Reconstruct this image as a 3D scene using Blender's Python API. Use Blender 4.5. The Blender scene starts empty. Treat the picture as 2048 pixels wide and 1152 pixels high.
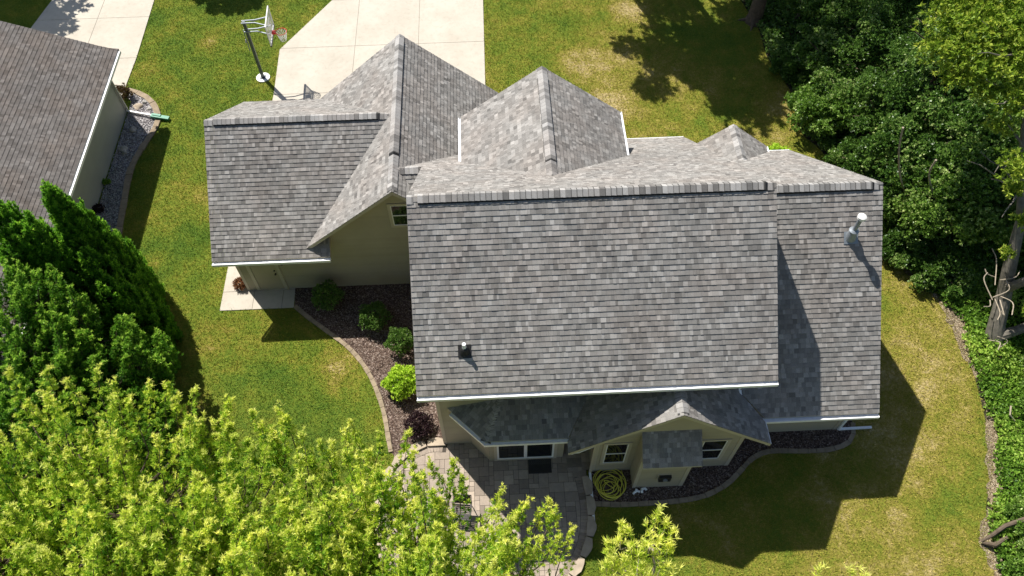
import bpy, math, random
import numpy as np
from mathutils import Vector, Matrix
random.seed(7); RN = np.random.default_rng(11)
S = bpy.context.scene
C = S.collection
# ---------------------------------------------------------------- camera
CAM = np.array([0.40986, -12.90068, 23.79571])
FW = np.array([0.01934711, 0.54881778, -0.83571809]); RT = np.array([0.99894788, -0.04537226, -0.00667014])
UP = np.array([0.04157911, 0.83470977, 0.54911818]); FPX = 1561.489
cd = bpy.data.cameras.new('camera'); cam = bpy.data.objects.new('camera', cd); C.objects.link(cam)
cd.sensor_width = 36; cd.lens = 36*FPX/2048; cd.clip_end = 900; cd.clip_start = .1
cam.matrix_world = Matrix(((RT[0], UP[0], -FW[0], CAM[0]), (RT[1], UP[1], -FW[1], CAM[1]), (RT[2], UP[2], -FW[2], CAM[2]), (0, 0, 0, 1)))
S.camera = cam
S.render.resolution_x = 1024; S.render.resolution_y = 576
# ---------------------------------------------------------------- sky and sun
SUNV = Vector((-.427, .558, 1.0)).normalized()
elev = math.asin(SUNV.z); azim = math.atan2(SUNV.x, SUNV.y)
w = bpy.data.worlds.new('World'); S.world = w; w.use_nodes = True
nt = w.node_tree; nt.nodes.clear()
sky = nt.nodes.new('ShaderNodeTexSky'); sky.sky_type = 'NISHITA'; sky.sun_disc = False
sky.sun_elevation = elev; sky.sun_rotation = azim
bg = nt.nodes.new('ShaderNodeBackground'); bg.inputs[1].default_value = 0.068
wo = nt.nodes.new('ShaderNodeOutputWorld'); nt.links.new(sky.outputs[0], bg.inputs[0]); nt.links.new(bg.outputs[0], wo.inputs[0])
sd = bpy.data.lights.new('sun', 'SUN'); sd.energy = 5.0; sd.angle = math.radians(.53); sd.color = (1, .955, .88)
so = bpy.data.objects.new('sun', sd); C.objects.link(so); so.rotation_euler = SUNV.to_track_quat('Z', 'Y').to_euler()
S.view_settings.view_transform = 'Standard'; S.view_settings.look = 'None'; S.view_settings.exposure = .62; S.view_settings.gamma = 1
S.render.engine = 'CYCLES'

# ---------------------------------------------------------------- helpers
def G(px, py, z=0.0):
    d = FW+RT*(px-1024)/FPX-UP*(py-576)/FPX
    t = (z-CAM[2])/d[2]; q = CAM+t*d
    return (float(q[0]), float(q[1]), z)
def G2(l): return [G(a, b)[:2] for a, b in l]

def tag(o, label=None, cat=None, group=None, kind=None):
    if label: o['label'] = label
    if cat: o['category'] = cat
    if group: o['group'] = group
    if kind: o['kind'] = kind
    return o
def empty(name, loc=(0, 0, 0), rz=0):
    o = bpy.data.objects.new(name, None); C.objects.link(o); o.location = loc; o.rotation_euler = (0, 0, rz); return o
def link(name, me, mat, parent=None):
    o = bpy.data.objects.new(name, me); C.objects.link(o)
    if mat is not None: me.materials.append(mat)
    if parent is not None: o.parent = parent
    return o

class MB:
    def __init__(s): s.v = []; s.f = []; s.t = []
    def face(s, pts, tone=.5):
        n = len(s.v); s.v += [tuple(p) for p in pts]; s.f.append(list(range(n, n+len(pts)))); s.t.append(tone)
    def box(s, a, b, tone=.5):
        x0, y0, z0 = a; x1, y1, z1 = b
        n = len(s.v)
        s.v += [(x0, y0, z0), (x1, y0, z0), (x1, y1, z0), (x0, y1, z0), (x0, y0, z1), (x1, y0, z1), (x1, y1, z1), (x0, y1, z1)]
        for q in ((0, 3, 2, 1), (4, 5, 6, 7), (0, 1, 5, 4), (1, 2, 6, 5), (2, 3, 7, 6), (3, 0, 4, 7)):
            s.f.append([n+i for i in q]); s.t.append(tone)
        return s
    def prism(s, poly, z0, z1, tone=.5):
        a = sum(poly[i][0]*poly[(i+1) % len(poly)][1]-poly[(i+1) % len(poly)][0]*poly[i][1] for i in range(len(poly)))
        if a < 0: poly = poly[::-1]
        s.face([(x, y, z1) for x, y in poly], tone); s.face([(x, y, z0) for x, y in poly[::-1]], tone)
        for i in range(len(poly)):
            p, q = poly[i], poly[(i+1) % len(poly)]
            s.face([(p[0], p[1], z0), (q[0], q[1], z0), (q[0], q[1], z1), (p[0], p[1], z1)], tone)
        return s
    def beam(s, p, q, w, h, up=(0, 0, 1), tone=.5):
        p = Vector(p); q = Vector(q); d = (q-p).normalized(); u = Vector(up)
        sx = d.cross(u).normalized(); uu = sx.cross(d).normalized()
        n = len(s.v)
        for c in (p, q):
            for a, b in ((-1, -1), (1, -1), (1, 1), (-1, 1)): s.v.append(tuple(c+sx*(a*w/2)+uu*(b*h/2)))
        for qd in ((0, 1, 2, 3), (7, 6, 5, 4), (0, 4, 5, 1), (1, 5, 6, 2), (2, 6, 7, 3), (3, 7, 4, 0)):
            s.f.append([n+i for i in qd]); s.t.append(tone)
        return s
    def tube(s, pts, rad, k=8, cap=True, tone=.5):
        P = [Vector(p) for p in pts]
        if not hasattr(rad, '__len__'): rad = [rad]*len(P)
        n = len(s.v); ref = Vector((0.13, .21, 1)).normalized()
        for i, p in enumerate(P):
            d = (P[min(i+1, len(P)-1)]-P[max(i-1, 0)]).normalized()
            r_ = ref if abs(d.dot(ref)) < .95 else Vector((1, 0, 0))
            a = d.cross(r_).normalized(); b = d.cross(a)
            for j in range(k):
                t = 2*math.pi*j/k; s.v.append(tuple(p+a*(rad[i]*math.cos(t))+b*(rad[i]*math.sin(t))))
        for i in range(len(P)-1):
            for j in range(k):
                s.f.append([n+i*k+j, n+i*k+(j+1) % k, n+(i+1)*k+(j+1) % k, n+(i+1)*k+j]); s.t.append(tone)
        if cap:
            s.f.append([n+j for j in range(k)][::-1]); s.t.append(tone)
            s.f.append([n+(len(P)-1)*k+j for j in range(k)]); s.t.append(tone)
        return s
    def build(s, name, mat, parent=None, smooth=False, fix=False):
        me = bpy.data.meshes.new(name); me.from_pydata(s.v, [], s.f)
        at = me.attributes.new('tone', 'FLOAT', 'FACE'); at.data.foreach_set('value', s.t)
        if smooth: me.polygons.foreach_set('use_smooth', [True]*len(s.f))
        me.update()
        if fix:
            import bmesh
            bm = bmesh.new(); bm.from_mesh(me); bmesh.ops.recalc_face_normals(bm, faces=bm.faces); bm.to_mesh(me); bm.free()
        return link(name, me, mat, parent)

def clip(subject, window):
    """Sutherland-Hodgman: clip polygon subject by convex ccw window (2-D)."""
    out = subject
    for i in range(len(window)):
        ax, ay = window[i]; bx, by = window[(i+1) % len(window)]
        inp = out; out = []
        if not inp: return []
        def side(p): return (bx-ax)*(p[1]-ay)-(by-ay)*(p[0]-ax)
        for j in range(len(inp)):
            p = inp[j]; q = inp[(j+1) % len(inp)]
            sp, sq = side(p), side(q)
            if sp >= -1e-9: out.append(p)
            if (sp > 1e-9 and sq < -1e-9) or (sp < -1e-9 and sq > 1e-9):
                t = sp/(sp-sq); out.append((p[0]+t*(q[0]-p[0]), p[1]+t*(q[1]-p[1])))
    return out
def area(p): return .5*sum(p[i][0]*p[(i+1) % len(p)][1]-p[(i+1) % len(p)][0]*p[i][1] for i in range(len(p)))

def tess(q):
    if len(q) <= 4: return [list(range(len(q)))]
    from mathutils.geometry import delaunay_2d_cdt
    n = len(q); r_ = delaunay_2d_cdt([Vector(p[:2]) for p in q], [], [list(range(n))], 1, 1e-6)
    return [list(f) for f in r_[2] if len(r_[0]) == n]
def frame(poly):
    """outward normal (up or given by ccw order), horizontal u, up-slope v"""
    P = [Vector(p) for p in poly]; n = Vector((0, 0, 0))
    for i in range(len(P)): n += P[i].cross(P[(i+1) % len(P)])
    n.normalize()
    return P, n
def courses(mb, poly, expo=.143, thick=.0125, tabs=True, flip=False, seed=0):
    """overlapping courses (shingles or lap boards) over a planar polygon"""
    rr = random.Random(seed+len(mb.f))
    P, n = frame(poly)
    if flip: n = -n
    u = Vector((0, 0, 1)).cross(n).normalized(); v = n.cross(u).normalized(); o = P[0]
    q = [((p-o).dot(u), (p-o).dot(v)) for p in P]
    if area(q) < 0: q = q[::-1]
    v0 = min(a[1] for a in q); v1 = max(a[1] for a in q); u0 = min(a[0] for a in q); u1 = max(a[0] for a in q)
    W = lambda a, b, h: tuple(o+u*a+v*b+n*h)
    # dark underlay closes the joints
    for tri in tess(q):
        f = [q[k] for k in tri]
        mb.face([W(a, b, -.002) for a, b in (f if area(f) > 0 else f[::-1])], .0)
    j = 0; vv = v0
    while vv < v1-.004:
        a = u0-rr.random()*.2
        while a < u1:
            if tabs:
                wd = rr.choice((.06, .08, .09, .11, .12, .13, .15, .18)); jt = rr.choice((0, 0, .004, .006))
                tone = min(1, max(.06, rr.gauss(.5, .12)+(.25 if rr.random() < .22 else 0)-(.2 if rr.random() < .25 else 0)))
            else: wd = u1-u0+1; jt = 0; tone = .5+rr.uniform(-.10, .10)
            b = a+wd; top = vv+expo
            g = clip(q, [(a, vv), (b-(.0025 if tabs else 0), vv), (b-(.0025 if tabs else 0), top), (a, top)])
            if len(g) >= 3 and abs(area(g)) > 1e-5:
                H = lambda y: .001+(thick+jt)*(1-(y-vv)/expo)
                mb.face([W(x, y, H(y)) for x, y in g], tone)
                for k in range(len(g)):
                    c, d = g[k], g[(k+1) % len(g)]
                    if abs(c[1]-vv) < 1e-6 and abs(d[1]-vv) < 1e-6 and abs(c[0]-d[0]) > 1e-4:
                        mb.face([W(c[0], c[1], 0), W(d[0], d[1], 0), W(d[0], d[1], H(vv)), W(c[0], c[1], H(vv))], tone*.9)
                    elif tabs and abs(c[0]-d[0]) < 1e-6 and jt > 0:
                        mb.face([W(c[0], c[1], 0), W(d[0], d[1], 0), W(d[0], d[1], H(d[1])), W(c[0], c[1], H(c[1]))], tone*.9)
            a = b
        vv += expo; j += 1
def slab(mb, poly, t, off=-.008):
    P, n = frame(poly)
    if n.z < 0: P = P[::-1]; n = -n
    top = [p+n*off for p in P]; bot = [p+Vector((0, 0, -t)) for p in P]
    for tri in tess([(p.x, p.y) for p in P]):
        f = tri if area([(P[k].x, P[k].y) for k in tri]) > 0 else tri[::-1]
        mb.face([top[k] for k in f]); mb.face([bot[k] for k in f[::-1]])
    for i in range(len(P)):
        j = (i+1) % len(P); mb.face([bot[i], bot[j], top[j], top[i]])

# ---------------------------------------------------------------- materials
def newmat(name):
    m = bpy.data.materials.new(name); m.use_nodes = True; t = m.node_tree
    b = t.nodes['Principled BSDF']; return m, t, b
def N(t, typ, **kw):
    n = t.nodes.new(typ)
    for k, v_ in kw.items():
        if hasattr(n, k): setattr(n, k, v_)
    return n
def noise(t, scale, detail=4, rough=.6, co=None, dist=0):
    n = N(t, 'ShaderNodeTexNoise'); n.inputs['Scale'].default_value = scale; n.inputs['Detail'].default_value = detail
    n.inputs['Roughness'].default_value = rough; n.inputs['Distortion'].default_value = dist
    if co is None: co = N(t, 'ShaderNodeTexCoord').outputs['Object']
    t.links.new(co, n.inputs['Vector']); return n.outputs['Fac']
def ramp(t, fac, stops):
    r = N(t, 'ShaderNodeValToRGB'); e = r.color_ramp.elements
    while len(e) > 1: e.remove(e[-1])
    e[0].position = stops[0][0]; e[0].color = (*stops[0][1], 1)
    for p, c in stops[1:]:
        x = e.new(p); x.color = (*c, 1)
    t.links.new(fac, r.inputs[0]); return r.outputs[0]
def mix(t, fac, a, b, mode='MIX'):
    m = N(t, 'ShaderNodeMix'); m.data_type = 'RGBA'; m.blend_type = mode
    def put(i, x):
        if hasattr(x, 'is_linked'): t.links.new(x, m.inputs[i])
        else: m.inputs[i].default_value = (*x, 1) if hasattr(x, '__len__') else x
    put(0, fac); put(6, a); put(7, b); return m.outputs[2]
def mathn(t, op, a, b=None, c=None):
    m = N(t, 'ShaderNodeMath'); m.operation = op
    for i, x in enumerate((a, b, c)):
        if x is None: continue
        if hasattr(x, 'is_linked'): t.links.new(x, m.inputs[i])
        else: m.inputs[i].default_value = x
    return m.outputs[0]
def bump(t, b, h, strength=.3, dist=.01):
    n = N(t, 'ShaderNodeBump'); n.inputs['Strength'].default_value = strength; n.inputs['Distance'].default_value = dist
    t.links.new(h, n.inputs['Height']); t.links.new(n.outputs[0], b.inputs['Normal'])
def attr(t, name):
    a = N(t, 'ShaderNodeAttribute'); a.attribute_name = name; return a.outputs['Fac']

def simple(name, col, rough=.6, metal=0, var=.12, scale=6, bmp=.1, spec=.4):
    m, t, b = newmat(name)
    f = noise(t, scale, 6)
    c = ramp(t, f, [(.25, tuple(x*(1-var) for x in col)), (.75, tuple(min(1, x*(1+var)) for x in col))])
    t.links.new(c, b.inputs['Base Color']); b.inputs['Roughness'].default_value = rough; b.inputs['Metallic'].default_value = metal
    b.inputs['Specular IOR Level'].default_value = spec
    if bmp: bump(t, b, noise(t, scale*12, 3), bmp, .004)
    return m
def shingle_mat(name, lo, mid, hi, brown):
    m, t, b = newmat(name)
    tn = attr(t, 'tone')
    c = ramp(t, tn, [(0, (.018, .018, .019)), (.06, lo), (.5, mid), (1, hi)])
    c = mix(t, ramp(t, noise(t, .9, 3), [(.42, (0, 0, 0)), (.62, (1, 1, 1))]), c, mix(t, .75, c, brown, 'MULTIPLY'))
    g = noise(t, 140, 2, .8)
    c = mix(t, 1, c, ramp(t, g, [(.3, (.62, .62, .62)), (.7, (1.35, 1.35, 1.35))]), 'MULTIPLY')
    c = mix(t, 1, c, mix(t, 1, ramp(t, noise(t, .35, 4), [(.3, (.9, .9, .9)), (.7, (1.08, 1.08, 1.08))]), ramp(t, noise(t, 3, 7, .8, None, .8), [(.3, (.84, .84, .84)), (.7, (1.12, 1.11, 1.1))]), 'MULTIPLY'), 'MULTIPLY')
    t.links.new(c, b.inputs['Base Color']); b.inputs['Roughness'].default_value = .93; b.inputs['Specular IOR Level'].default_value = .2
    bump(t, b, g, .5, .004); return m
M_sh = shingle_mat('shingles', (.135, .130, .124), (.243, .234, .222), (.385, .373, .356), (1.01, .955, .925))
M_shn = shingle_mat('neighbour_shingles', (.085, .077, .072), (.132, .122, .115), (.19, .177, .168), (1.0, .92, .86))
M_cap = shingle_mat('cap_shingles', (.12, .117, .113), (.31, .303, .294), (.43, .422, .41), (1, .95, .92))
def siding_mat(name, col):
    m, t, b = newmat(name)
    f = noise(t, 1.3, 5); c = ramp(t, f, [(.3, tuple(x*.93 for x in col)), (.7, tuple(x*1.05 for x in col))])
    c = mix(t, 1, c, ramp(t, attr(t, 'tone'), [(0, (.6, .6, .6)), (.4, (.96, .96, .96)), (.6, (1.03, 1.03, 1.03))]), 'MULTIPLY')
    t.links.new(c, b.inputs['Base Color']); b.inputs['Roughness'].default_value = .55; b.inputs['Specular IOR Level'].default_value = .35
    return m
M_side = siding_mat('siding', (.36, .315, .225))
M_siden = siding_mat('neighbour_siding', (.33, .33, .29))
M_trim = simple('beige_trim', (.44, .39, .30), .5, var=.05)
M_trimn = simple('neighbour_trim', (.5, .48, .43), .5, var=.05)
M_gut = simple('gutter_metal', (.78, .79, .80), .38, 0, .1, 9, .05, .5)
M_white = simple('white_vinyl', (.78, .77, .74), .4, var=.04)
M_galv = simple('galvanised', (.27, .30, .33), .5, .4, .15, 12)
M_black = simple('black_rubber', (.012, .012, .013), .6, var=.2)
M_dark = simple('dark_metal', (.035, .033, .032), .45, .3, var=.2)
M_pole = simple('pole_paint', (.10, .115, .125), .4, .4, var=.1)
M_pvc = simple('white_pvc', (.85, .85, .84), .35, var=.03)
M_orange = simple('orange_rim', (.62, .05, .015), .4, var=.05)
M_red = simple('red_pad', (.55, .02, .02), .5, var=.1)
M_green = simple('green_plastic', (.03, .22, .13), .4, var=.15)
M_hose = simple('yellow_hose', (.72, .66, .09), .42, var=.1, scale=2)
M_net = simple('net_cord', (.9, .9, .88), .8, var=.05)
M_edge = simple('edging_stone', (.27, .215, .15), .9, var=.3, scale=5, bmp=.6, spec=.2)
M_cap_stone = simple('cap_stone', (.40, .33, .25), .9, var=.22, scale=3.5, bmp=.8, spec=.2)
M_rock = simple('field_rock', (.36, .34, .31), .9, var=.3, scale=6, bmp=.8, spec=.2)
M_bark = simple('bark', (.11, .085, .062), .95, var=.45, scale=7, bmp=1, spec=.1)
M_barkp = simple('pale_bark', (.16, .145, .12), .9, var=.4, scale=6, bmp=1, spec=.1)
M_twig = simple('twig', (.34, .29, .22), .9, var=.3, scale=9, bmp=.3, spec=.1)
M_fab = simple('brown_sling_fabric', (.045, .035, .03), .8, var=.2)
m, t, b = newmat('window_glass'); M_glass = m
b.inputs['Base Color'].default_value = (.012, .013, .014, 1); b.inputs['Roughness'].default_value = .04; b.inputs['Specular IOR Level'].default_value = .7
m, t, b = newmat('clear_acrylic'); M_acr = m
b.inputs['Base Color'].default_value = (.8, .85, .86, 1); b.inputs['Roughness'].default_value = .05; b.inputs['Alpha'].default_value = .6

# position based lawn colour, shared by ground sheet and blades
def lawn_color(t):
    geo = N(t, 'ShaderNodeNewGeometry'); pos = geo.outputs['Position']
    sx = N(t, 'ShaderNodeSeparateXYZ'); t.links.new(pos, sx.inputs[0])
    big = noise(t, .22, 3, .55, pos, .4); med = noise(t, 1.1, 4, .65, pos, .3); fine = noise(t, 9, 4, .75, pos)
    east = mathn(t, 'MULTIPLY_ADD', sx.outputs[0], .034, .0)
    east = mathn(t, 'MINIMUM', mathn(t, 'MAXIMUM', east, -.3), .40)
    f = mathn(t, 'ADD', mathn(t, 'MULTIPLY', big, .55), mathn(t, 'MULTIPLY', med, .45))
    f = mathn(t, 'MULTIPLY_ADD', mathn(t, 'SUBTRACT', f, .5), 2.5, .42)
    f = mathn(t, 'ADD', f, mathn(t, 'MULTIPLY', east, .40))
    f = mathn(t, 'ADD', f, mathn(t, 'MULTIPLY', mathn(t, 'SUBTRACT', fine, .5), 1.1))
    for sx_, sy__, rad_ in ((-12.4, 4.6, .75), (-14.6, 15.2, 1.2), (-12.3, 16.9, 1.0), (4.6, 14.6, 1.6), (5.6, 12.2, 1.4), (-5.2, -.3, 1.0), (-9.6, -1.6, .8), (-3.6, -.2, .5), (7.4, 18.2, 1.2)):
        vd = N(t, 'ShaderNodeVectorMath'); vd.operation = 'DISTANCE'; t.links.new(pos, vd.inputs[0]); vd.inputs[1].default_value = (sx_, sy__, 0)
        g_ = mathn(t, 'MAXIMUM', mathn(t, 'SUBTRACT', 1, mathn(t, 'DIVIDE', vd.outputs['Value'], rad_)), 0)
        f = mathn(t, 'ADD', f, mathn(t, 'MULTIPLY', g_, mathn(t, 'MULTIPLY', fine, .85)))
    c = ramp(t, f, [(.0, (.095, .17, .022)), (.28, (.165, .225, .028)), (.50, (.235, .25, .036)), (.68, (.31, .275, .055)), (.86, (.42, .345, .12)), (1, (.54, .44, .23))])
    return c, pos
m, t, b = newmat('lawn'); M_lawn = m
c, pos = lawn_color(t)
c = mix(t, 1, c, ramp(t, noise(t, 26, 3, .8, pos), [(.3, (.55, .55, .5)), (.7, (1.25, 1.25, 1.2))]), 'MULTIPLY')
t.links.new(c, b.inputs['Base Color']); b.inputs['Roughness'].default_value = .95; b.inputs['Specular IOR Level'].default_value = .1
bump(t, b, noise(t, 30, 4, .8, pos), 1, .06)
m, t, b = newmat('grass_blades'); M_grass = m
c, pos = lawn_color(t)
c = mix(t, 1, c, ramp(t, attr(t, 'tone'), [(0, (.5, .6, .4)), (.5, (1.1, 1.1, 1.0)), (.8, (1.6, 1.5, 1.5)), (1, (2.4, 2.1, 2.4))]), 'MULTIPLY')
t.links.new(c, b.inputs['Base Color']); b.inputs['Roughness'].default_value = .7; b.inputs['Specular IOR Level'].default_value = .2

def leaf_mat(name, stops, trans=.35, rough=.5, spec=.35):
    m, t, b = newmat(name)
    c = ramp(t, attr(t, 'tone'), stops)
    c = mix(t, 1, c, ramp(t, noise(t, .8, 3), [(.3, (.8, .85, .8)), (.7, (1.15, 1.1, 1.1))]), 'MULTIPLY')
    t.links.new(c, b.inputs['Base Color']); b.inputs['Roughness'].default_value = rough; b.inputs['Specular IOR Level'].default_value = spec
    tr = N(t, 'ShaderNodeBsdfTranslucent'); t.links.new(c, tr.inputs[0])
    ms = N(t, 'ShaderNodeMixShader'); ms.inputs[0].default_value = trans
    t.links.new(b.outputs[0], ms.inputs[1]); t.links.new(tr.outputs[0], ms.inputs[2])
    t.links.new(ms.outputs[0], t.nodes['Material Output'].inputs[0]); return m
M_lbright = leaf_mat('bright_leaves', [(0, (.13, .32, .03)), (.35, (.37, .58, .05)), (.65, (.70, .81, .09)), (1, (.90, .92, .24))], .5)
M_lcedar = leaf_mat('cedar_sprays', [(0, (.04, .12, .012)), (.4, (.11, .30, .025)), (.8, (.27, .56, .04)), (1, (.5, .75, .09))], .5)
M_lcedar2 = leaf_mat('light_cedar_sprays', [(0, (.04, .14, .012)), (.5, (.14, .34, .028)), (.8, (.30, .54, .05)), (1, (.5, .74, .1))], .45)
M_lwood = leaf_mat('wood_leaves', [(0, (.05, .12, .02)), (.5, (.13, .26, .04)), (.85, (.28, .42, .10)), (1, (.6, .68, .3))], .4, .4, .6)
M_lmid = leaf_mat('mid_leaves', [(0, (.07, .16, .02)), (.5, (.2, .36, .05)), (.8, (.4, .56, .14)), (1, (.7, .78, .34))], .4, .4, .6)
M_llime = leaf_mat('lime_leaves', [(0, (.25, .45, .03)), (.5, (.52, .74, .06)), (1, (.78, .9, .14))], .35)
M_lcanopy = leaf_mat('canopy_leaves', [(0, (.08, .17, .015)), (.5, (.26, .40, .04)), (1, (.6, .66, .10))], .45)
M_lcover = leaf_mat('cover_leaves', [(0, (.06, .16, .02)), (.5, (.24, .43, .05)), (1, (.58, .72, .15))], .4)
M_lpurp = leaf_mat('purple_leaves', [(0, (.018, .01, .012)), (.5, (.045, .022, .028)), (1, (.1, .05, .055))], .2)
M_lrust = leaf_mat('rusty_leaves', [(0, (.1, .04, .02)), (.5, (.28, .12, .05)), (1, (.45, .25, .1))], .2)
M_lbrown = leaf_mat('brown_leaves', [(0, (.05, .025, .012)), (.5, (.11, .06, .025)), (1, (.2, .2, .05))], .2)

def ground_mat(name, stops, sc, bm=.8, rough=.95, var=True, dist=.03):
    m, t, b = newmat(name)
    vo = N(t, 'ShaderNodeTexVoronoi'); vo.inputs['Scale'].default_value = sc
    co = N(t, 'ShaderNodeNewGeometry').outputs['Position']; t.links.new(co, vo.inputs['Vector'])
    sp = N(t, 'ShaderNodeSeparateColor'); t.links.new(vo.outputs['Color'], sp.inputs[0])
    c = ramp(t, sp.outputs[0], stops)
    c = mix(t, 1, c, ramp(t, noise(t, 1.5, 4, .6, co), [(.3, (.8, .8, .8)), (.7, (1.15, 1.15, 1.15))]), 'MULTIPLY')
    t.links.new(c, b.inputs['Base Color']); b.inputs['Roughness'].default_value = rough; b.inputs['Specular IOR Level'].default_value = .15
    bump(t, b, mathn(t, 'ADD', sp.outputs[1], noise(t, sc*2, 3, .7, co)), bm, dist); return m
M_mulch = ground_mat('mulch', [(0, (.05, .032, .027)), (.5, (.125, .085, .066)), (.85, (.21, .155, .125)), (1, (.37, .3, .26))], 28)
M_gravel = ground_mat('river_gravel', [(0, (.12, .11, .115)), (.5, (.34, .32, .33)), (1, (.62, .6, .6))], 22)
M_dirt = ground_mat('leaf_litter', [(0, (.15, .11, .07)), (.5, (.28, .22, .15)), (1, (.42, .34, .24))], 14)
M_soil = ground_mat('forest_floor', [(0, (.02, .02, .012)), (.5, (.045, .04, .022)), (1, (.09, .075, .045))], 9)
M_chip = simple('mulch_chip', (.16, .10, .085), .95, var=.6, scale=22, spec=.1)
M_stone = simple('pebbles', (.42, .4, .41), .8, var=.5, scale=17, spec=.2)
m, t, b = newmat('concrete'); M_conc = m
co = N(t, 'ShaderNodeNewGeometry').outputs['Position']
c = ramp(t, noise(t, .7, 6, .6, co), [(.3, (.43, .39, .325)), (.7, (.51, .47, .40))])
c = mix(t, 1, c, ramp(t, attr(t, 'tone'), [(0, (.55, .53, .5)), (.45, (.97, .97, .97)), (.55, (1.02, 1.02, 1.02))]), 'MULTIPLY')
c = mix(t, 1, c, ramp(t, noise(t, 5, 5, .7, co), [(.25, (.86, .86, .85)), (.5, (1, 1, 1))]), 'MULTIPLY')
c = mix(t, 1, c, ramp(t, noise(t, 2.3, 7, .8, co, 1.2), [(.28, (.74, .72, .68)), (.40, (1, 1, 1))]), 'MULTIPLY')
t.links.new(c, b.inputs['Base Color']); b.inputs['Roughness'].default_value = .9; b.inputs['Specular IOR Level'].default_value = .2
bump(t, b, noise(t, 90, 3, .7, co), .3, .004)
m, t, b = newmat('pavers'); M_pave = m
co = N(t, 'ShaderNodeNewGeometry').outputs['Position']
c = ramp(t, attr(t, 'tone'), [(0, (.06, .05, .042)), (.05, (.07, .06, .05)), (.2, (.24, .2, .165)), (.55, (.34, .285, .235)), (1, (.46, .385, .31))])
c = mix(t, 1, c, ramp(t, noise(t, 9, 6, .7, co), [(.25, (.78, .78, .78)), (.75, (1.12, 1.1, 1.08))]), 'MULTIPLY')
t.links.new(c, b.inputs['Base Color']); b.inputs['Roughness'].default_value = .9; b.inputs['Specular IOR Level'].default_value = .2
bump(t, b, noise(t, 60, 4, .7, co), .4, .004)

# ---------------------------------------------------------------- foliage generator
def norm(a): return a/np.maximum(np.linalg.norm(a, axis=-1, keepdims=True), 1e-9)
def leaves_mesh(name, P, D, L, Wd, tone, droop=.15, cross=False):
    """diamond leaves: P base (n,3), D direction (n,3), L length, Wd width"""
    n = len(P); D = norm(D)
    r = norm(RN.normal(size=(n, 3))); s = norm(np.cross(D, r)); nn = np.cross(s, D)
    L = L[:, None]; Wd = Wd[:, None]
    mid = P+D*L*.45
    v = np.stack([P, mid+s*Wd*.5+nn*Wd*.12, P+D*L-nn*L*droop, mid-s*Wd*.5+nn*Wd*.12], 1).reshape(-1, 3)
    me = bpy.data.meshes.new(name)
    me.vertices.add(4*n); me.vertices.foreach_set('co', v.astype(np.float32).ravel())
    me.loops.add(4*n); me.loops.foreach_set('vertex_index', np.arange(4*n, dtype=np.int32))
    me.polygons.add(n); me.polygons.foreach_set('loop_start', np.arange(0, 4*n, 4, dtype=np.int32))
    me.update(calc_edges=True)
    at = me.attributes.new('tone', 'FLOAT', 'FACE'); at.data.foreach_set('value', np.clip(tone, 0, 1).astype(np.float32))
    return me
def tufts(P, A, k, L, Wd, spread=.9, tone=.5, tvar=.2, stem=.0):
    """k leaves radiating from every tuft"""
    n = len(P); P = np.repeat(P, k, 0); A = np.repeat(norm(A), k, 0)
    D = A+RN.normal(size=(n*k, 3))*spread
    t0 = np.repeat(tone if hasattr(tone, '__len__') else np.full(n, tone), k)
    if stem: P = P+A*(RN.random((n*k, 1))-.5)*stem
    return P, D, L*RN.uniform(.65, 1.25, n*k), Wd*RN.uniform(.7, 1.3, n*k), t0+RN.normal(size=n*k)*tvar

# ================================================================ SETTING
ground = MB().face([(-300, -300, 0), (300, -300, 0), (300, 300, 0), (-300, 300, 0)])
gm = MB(); gm.face([(-300, -300, 0), (300, -300, 0), (300, 300, 0), (-300, 300, 0)])
tag(gm.build('lawn_ground', M_lawn), kind='structure')

def slabs(name, polyw, xs, ys, z0, z1, mat):
    mb = MB(); gap = .009
    mb.prism(polyw, z0-.02, z1-.012, .0)
    rr = random.Random(3)
    for i in range(len(xs)-1):
        for j in range(len(ys)-1):
            g = clip(polyw if area(polyw) > 0 else polyw[::-1], [(xs[i]+gap, ys[j]+gap), (xs[i+1]-gap, ys[j]+gap), (xs[i+1]-gap, ys[j+1]-gap), (xs[i]+gap, ys[j+1]-gap)])
            if len(g) > 2 and abs(area(g)) > 1e-3: mb.prism(g, z0-.01, z1, .5+rr.uniform(-.03, .03))
    return tag(mb.build(name, mat), kind='structure')
drive_poly = [(-9.05, 9), (-8.97, 13.3), (-9.05, 16.27), (-6.94, 19.72), (-5.9, 22), (-5.6, 60), (.36, 60), (.32, 19.4), (.27, 13.6), (.26, 7)]
slabs('driveway', drive_poly[::-1], [-12, -5.62, -2.72, .5], [7, 10.3, 13.3, 16.33, 19.7, 23, 26, 29, 60], 0, .035, M_conc)
nd = [(-15.6, 13.35), (-15.58, 13.98), (-15.5, 16), (-15.55, 20.24), (-15.6, 60), (-20.4, 60), (-20.5, 20.5), (-20.95, 18.3), (-20.95, 13.35)]
slabs('neighbour_driveway', nd, [-22, -17.95, -15.0], [13.3, 16.05, 18.95, 22, 25, 60], 0, .035, M_conc)
walk = [(-9.55, 8)]+G2([(457, 533), (440, 622), (588, 616), (591, 573)])+[(-7.0, 3.2), (-8.6, 3.2), (-8.6, 8)]
wp = G2([(457, 533), (440, 622), (588, 616), (591, 573)])
slabs('walkway', (walk if area(walk) > 0 else walk[::-1]), [-12, wp[1][0]+1.15, wp[1][0]+2.2, -3], [1, 3.05, 4.6, 8], 0, .03, M_conc)

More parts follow.
